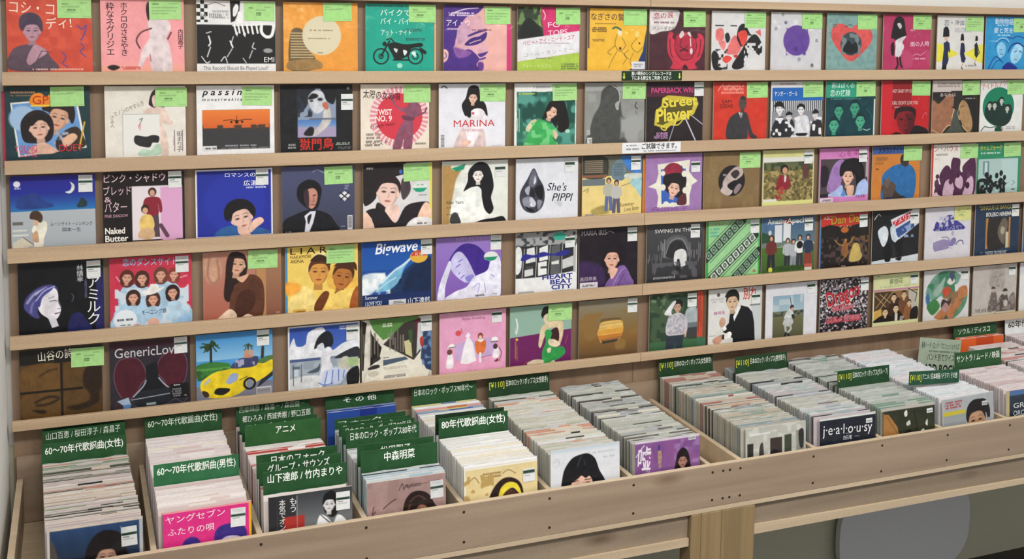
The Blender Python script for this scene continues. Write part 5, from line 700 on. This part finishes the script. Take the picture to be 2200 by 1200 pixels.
# divider cards: column, y, top z, art, label
G = 'bg 24502c;'
CARDS = [
 (0, .0255, -.952, G, 'plain green divider card at the very back of the first bin'),
 (0, .010, -.957, G + 'T 4 3 9 90 0 dfe8dc 山口百恵 / 桜田淳子 / 森昌子', 'green divider card with three names, at the back of the first bin'),
 (0, -.065, -.960, G + 'TB 4 4 10 92 0 f0f4ee 60〜70年代歌謡曲(女性)', 'green divider card with a 60-70 heading, in the first bin before the names card'),
 (1, .0215, -.957, G + 'T 4 4 10 90 0 dfe8dc 60〜70年代歌謡曲(女性)', 'green divider card with a 60-70 heading at the back of the second bin'),
 (1, -.262, -.960, 'bg 2e6a44;TB 4 4 10 92 0 f0f4ee 60〜70年代歌謡曲(男性)', 'lighter green divider card with a 60-70 heading, in the middle of the second bin'),
 (2, .0215, -.952, G + 'T 4 3 8 90 0 c4d4c0 西郷輝彦 / 森進一 / 森田健一', 'green divider card with dim lettering, rearmost in the third bin'),
 (2, -.026, -.958, G + 'T 4 3 9 92 0 e8eee4 郷ひろみ / 西城秀樹 / 野口五郎', 'green divider card with three names, second from the back in the third bin'),
 (2, -.072, -.961, G + 'T 6 5 9 60 0 e8eee4 日本のポップス', 'green divider card mostly hidden behind the two-stripe anime card in the third bin'),
 (2, -.106, -.958, 'bg 2c5c2e;TB 40 5 10 26 0 f0f4ee アニメ', 'bright green divider card with three large katakana, in the third bin'),
 (2, -.290, -.957, G + 'TB 18 4 10 66 0 f0f4ee 日本のフォーク', 'green divider card with folk lettering half hidden, in the third bin'),
 (2, -.335, -.957, G + 'TB 10 4 10 76 0 f0f4ee グループ・サウンズ', 'green divider card reading group sounds, second from front in the third bin'),
 (2, -.375, -.962, G + 'TB 5 4 10 90 0 f0f4ee 山下達郎 / 竹内まりや', 'green divider card with two names and a slash, nearest the front of the third bin'),
 (3, .0215, -.957, G + 'TB 26 3 7.5 48 0 f0f4ee そ の 他', 'green divider card with three spaced characters, rearmost in the fourth bin'),
 (3, -.085, -.976, G + 'T 5 3 7 60 0 dfe8dc フォーク', 'green divider card showing only its top edge, just behind four others in the fourth bin'),
 (3, -.125, -.972, G + 'T 5 3 7 70 0 dfe8dc ニューミュージック', 'green divider card just behind the two rock and pops cards of the fourth bin'),
 (3, -.165, -.965, G + 'T 5 3 9 90 0 dfe8dc 日本のロック・ポップス90年代', 'green rock and pops divider card mostly hidden behind its twin in the fourth bin'),
 (3, -.200, -.962, G + 'T 6 4 10 90 0 f0f4ee 日本のロック・ポップス80年代', 'green divider card with a clear rock and pops 80s heading, in the fourth bin'),
 (3, -.305, -.958, G + 'TB 30 6 10 40 0 f0f4ee 松田聖子', 'green divider card half hidden, second from the front in the fourth bin'),
 (3, -.338, -.960, G + 'TB 30 5 11 40 0 f0f4ee 中森明菜', 'green divider card with four bold characters, nearest the front of the fourth bin'),
 (4, .0215, -.956, G + 'T 4 4 10 90 0 dfe8dc 日本のロック・ポップス90年代〜', 'green 90s rock and pops card at the back of the fifth bin'),
 (4, -.185, -.957, 'bg 1c3420;', 'dark divider card edge directly behind the 80s card of the fifth bin'),
 (4, -.204, -.960, G + 'TB 4 4 11 92 0 f4f8f2 80年代歌謡曲(女性)', 'green divider card with a bold 80s heading, in the middle of the fifth bin'),
 (5, .0215, -.957, 'bg 203f24;T 2 5 9 24 0 d0d040 [¥110];T 29 5 9 68 0 e8eee4 日本のロック / ポップス(女性歌手)', 'dark green card with yellow 110 yen mark at the back of the sixth bin'),
 (7, .0215, -.957, 'bg 203f24;T 2 5 9 24 0 d0d040 [¥110];T 29 5 9 68 0 e8eee4 日本のロック / ポップス(女性歌手)', 'dark green card with yellow 110 yen mark at the back of the eighth bin'),
 (8, -.030, -.956, 'bg 203f24;T 2 5 9 24 0 d0d040 [¥110];T 29 5 9 68 0 e8eee4 日本のロック / ポップス(男性歌手)', 'dark green card with yellow 110 yen mark at the back of the ninth bin'),
 (9, -.222, -.959, 'bg 1f4428;T 2 5 9 24 0 d0d040 [¥110];T 29 5 9 68 0 e8eee4 日本のロック / ポップス(グループ)', 'green card with yellow 110 yen mark in the middle of the tenth bin'),
 (10, -.309, -.957, 'bg 1f4a34;T 2 5 9 22 0 d0d040 [¥110];T 26 5 9 70 0 e8eee4 アニメ / 日本映画 / ドラマ / その他', 'tilted green card with yellow 110 yen mark near the front of the eleventh bin'),
 (11, -.205, -.955, 'bg 28502e;T 4 6 11 92 0 e8eee4 サントラ / ムード / 映画', 'green divider card with soundtrack lettering, near the right edge'),
 (12, .0215, -.957, 'bg 28502e;T 10 6 10 74 0 e8eee4 ソウル / ディスコ', 'green divider card reading soul and disco, back right under the rack'),
 (13, .024, -.952, 'bg e0e2e2;TB 8 6 12 84 0 1c1c1e 60年代POPS', 'white divider card with black lettering at the back right corner'),
]
for j, (c, y, zt, art, lab) in enumerate(CARDS):
    x = COLX[c] + (-.03 if c == 10 else .0025); h = .15 if c != 10 else .038
    o = printed_sheet('divider_card', art, 600 + j, .178, h, .0012, 36, 30, M_PAPER, None, edge=(.3, .45, .3))
    o.location = (x + .089 + random.uniform(-.0015, .002), y, zt - h); o.rotation_euler = (LEAN, random.uniform(-.008, .008) if c != 10 else .06, 0)
    o.location.y -= h * math.sin(-LEAN)
    tag(o, lab, 'divider card', 'green genre divider cards' if c < 13 else None)

for k, lab, tg, art in art_items(ART3):
    c = int(k[1:]) - 1; w, h = .178, (.171 if c != 8 else .1675); n_i += 1
    x = {0: -.076, 1: .138, 2: .351, 3: .562, 6: 1.213, 7: 1.524, 8: 1.745, 9: 1.9415, 10: 2.1505}.get(c, COLX[c])
    y = -.404
    dz = {5: .0145, 6: .006, 8: -.003, 10: .004}.get(c, 0)
    root = thing('single_record', lab, 'record', (x + w / 2, y - h * math.sin(-LEAN), ZR - h + dz), (LEAN, 0, 0), 'front singles of the bins')
    if c == 10: root.rotation_euler = (LEAN, -.03, 0)
    printed_sheet('cover', art, 700 + c, w, h, .003, 120, 120, M_COVER, root)
    if k in FILMS: film(root, w, h, True, n_i)
    if tg != '-': put_tag(root, tg, w, h, n_i)

# filed singles: a box whose front carries a strip of cover and whose edges show sleeve paper
def filed_data(c1, c2, c3, w, h, t, flap):
    xs = [-w/2, -w/2 + w * .18, w * random.uniform(-.2, .1), w * random.uniform(.15, .35), w/2]
    V, C, F = [], [], []
    for i, x in enumerate(xs):
        V += [(x, 0, 0), (x, 0, h), (x, t, h), (x, t, 0)]
    n = len(xs)
    V2 = []; 
    for i in range(n - 1):
        b = 4 * i
        cc = (c1, c1, c2, c1)[i]
        # separate verts per strip so colours stay crisp
        k = len(V2); V2 += [V[b], V[b + 4], V[b + 5], V[b + 1]]; C += [cc] * 4; F.append((k, k + 1, k + 2, k + 3))
        k = len(V2); V2 += [V[b + 1], V[b + 5], V[b + 6], V[b + 2]]; C += [c3 if i != 2 else c3 * .5 + cc * .5] * 4; F.append((k, k + 1, k + 2, k + 3))
        k = len(V2); V2 += [V[b + 3], V[b + 2], V[b + 6], V[b + 7]]; C += [c3] * 4; F.append((k, k + 1, k + 2, k + 3))
    k = len(V2); V2 += [V[0], V[1], V[2], V[3]]; C += [c3 * .72] * 4; F.append((k, k + 1, k + 2, k + 3))
    b = 4 * (n - 1); k = len(V2); V2 += [V[b], V[b + 3], V[b + 2], V[b + 1]]; C += [c3 * .72] * 4; F.append((k, k + 1, k + 2, k + 3))
    nm = len(F)
    if flap:
        k = len(V2); n = 15; p1, p2 = random.random() * 6, random.random() * 6
        for i in range(n):
            x = -w / 2 + w * i / (n - 1); hh = flap * (.6 + .4 * math.sin(i * 1.1 + p1)); V2 += [(x, t * .5, h - .001), (x, t * .5 + .0011 * math.sin(i * 1.7 + p2) - .0008, h + hh)]; C += [c3] * 2
        F += [(k + 2 * i, k + 2 * i + 2, k + 2 * i + 3, k + 2 * i + 1) for i in range(n - 1)]
    return V2, C, F, nm
cards_y = {}
for c, y, *_ in CARDS:
    if c != 10: cards_y.setdefault(c, []).append(y)
spots = []
for c in range(14):
    r = random.Random(50 + c); y = .016; step = .0078
    while y > (-.397 if c < 12 else -.40):
        ok = not any(-.0068 < y - q < .0038 for q in cards_y.get(c, []))
        if c == 11 and y > -.212: ok = False
        if c == 3 and -.078 < y < -.012: ok = False
        if c == 12 and -.045 < y < -.012: ok = False
        if ok: spots.append((c, y + r.uniform(-.0006, .0006), r.random(), r.random(), r.random()))
        y -= step * (1 if c not in (6, 7, 8, 9) else 1.05)
camp = Vector((0, -2.63, 0))
spots.sort(key=lambda s: (Vector((COLX[s[0]] + .09, s[1], ZR)) - camp).length)
SPECIAL = {(3, 0): '2a4aa0', (3, 1): '3858b0'}
restV, restC, restF, restM = [], [], [], []
grp = [0] * 14
for n, (c, y, a, b, e) in enumerate(spots):
    pal = PAL[c]; L = len(pal); q_ = (math.sin(y * 31 + c * 2.1) * .5 + .5) * .8 * L + a * .3 * L; c1 = hx(pal[int(q_) % L]); c2 = hx(pal[int(q_ + b * 1.6) % L]); mean = sum(hx(p) for p in pal) / L
    if a < .8: c1 = c1 * .6 + mean * .4; c2 = c2 * .6 + mean * .4
    if e > .93 and c not in (1, 2, 4, 10, 11): c2 = c2 * .3
    if e < .05 and c not in (1, 4, 10): c1 = c1 * .4
    if c == 3 and -.02 < y < .012: c1 = hx('2f50a4'); c2 = hx('24388c')
    tall = .017 if c == 3 and -.02 < y < .012 else .01 if c == 12 and -.02 < y < .012 else 0
    if c == 12 and -.02 < y < .012: c1 = hx('dc6430'); c2 = hx('c04a24')
    if c == 4 and y > -.06 and e < .5: c1 = hx(['d8cc70', 'e0a0a0', '8aa4c0'][int(a * 3)]); c2 = hx(['e8d860', '4a6ab0', 'c87850'][int(b * 3)])
    edge = hx('f2f0ee') if c < 5 else (hx('cfcfc6') if c < 10 else hx('f0f0f4'))
    c3 = edge * (.86 + .14 * b) * .75 + c1 * .25
    w = .177 + .002 * a; h = .171 + .0035 * (b - .5) + .012 * max(0, (y + .2)) + tall; t = .0032 + .001 * e
    fl = (.0018 + .003 * b) if (a + 7 * e) % 1 < (.25, .15, .15, .45, .2, .5, .5, .35, .5, .5, .75, .3, .3, .3)[c] else 0
    V, C, F, nm = filed_data(lin(c1), lin(c2), lin(np.clip(c3, 0, 1)), w, h, t, fl)
    x = COLX[c] + (.016 if c == 0 else .003) * max(0, min(1, (-y) / .4)) + w / 2 + .0015 * a
    loc = Vector((x, y - h * math.sin(-LEAN), ZR - .1715 + .0006)); rot = Matrix.Rotation(LEAN, 4, 'X') @ Matrix.Rotation((e - .5) * .02, 4, 'Z')
    if n < 300:
        o = mesh_obj('filed_single', V, F, M_SIDE, None, np.hstack([np.array(C), np.ones((len(C), 1))]))
        o.matrix_world = Matrix.Translation(loc) @ rot
        o.data.materials.append(M_FLAP)
        for p in o.data.polygons[nm:]: p.material_index = 1; p.use_smooth = True
        lab = 'thin single filed edge-on in the %s bin from the left behind the %s' % (ORD[c], FRONT[c])
        tag(o, lab, 'record', 'singles filed in the %s bin' % ORD[c])
    else:
        M_ = Matrix.Translation(loc) @ rot; k = len(restV)
        restV += [tuple(M_ @ Vector(p)) for p in V]; restC += C; restM += [int(j >= nm) for j in range(len(F))]; restF += [tuple(i + k for i in f) for f in F]
if restV:
    o = mesh_obj('filed_singles', restV, restF, M_SIDE, None, np.hstack([np.array(restC), np.ones((len(restC), 1))]))
    o.data.materials.append(M_FLAP); o.data.polygons.foreach_set('material_index', restM)
    tag(o, 'rows of thin filed singles toward the back and right of the bins', 'records', kind='stuff')

# big grey-green header card leaning in the twelfth bin
o = printed_sheet('header_card', 'bg a4b4a0;T 4 8 11 92 0 3a4a40 最新ハード・ロック・プロフェッショナルズ;D 22 22 94 26 1 5a6a60;T 20 29 13 76 0 2e3a34 バンド別でワイズに;TB 4 48 18 92 0 1c2420 HARD ROCK', 590, .165, .19, .002, 60, 70, M_PAPER, None, edge=(.9, .92, .9))
o.location = (2.461, -.045, -1.1615); o.rotation_euler = (math.radians(-5), math.radians(8.5), 0)
tag(o, 'large grey-green header card leaning behind the soundtrack divider card', 'card')
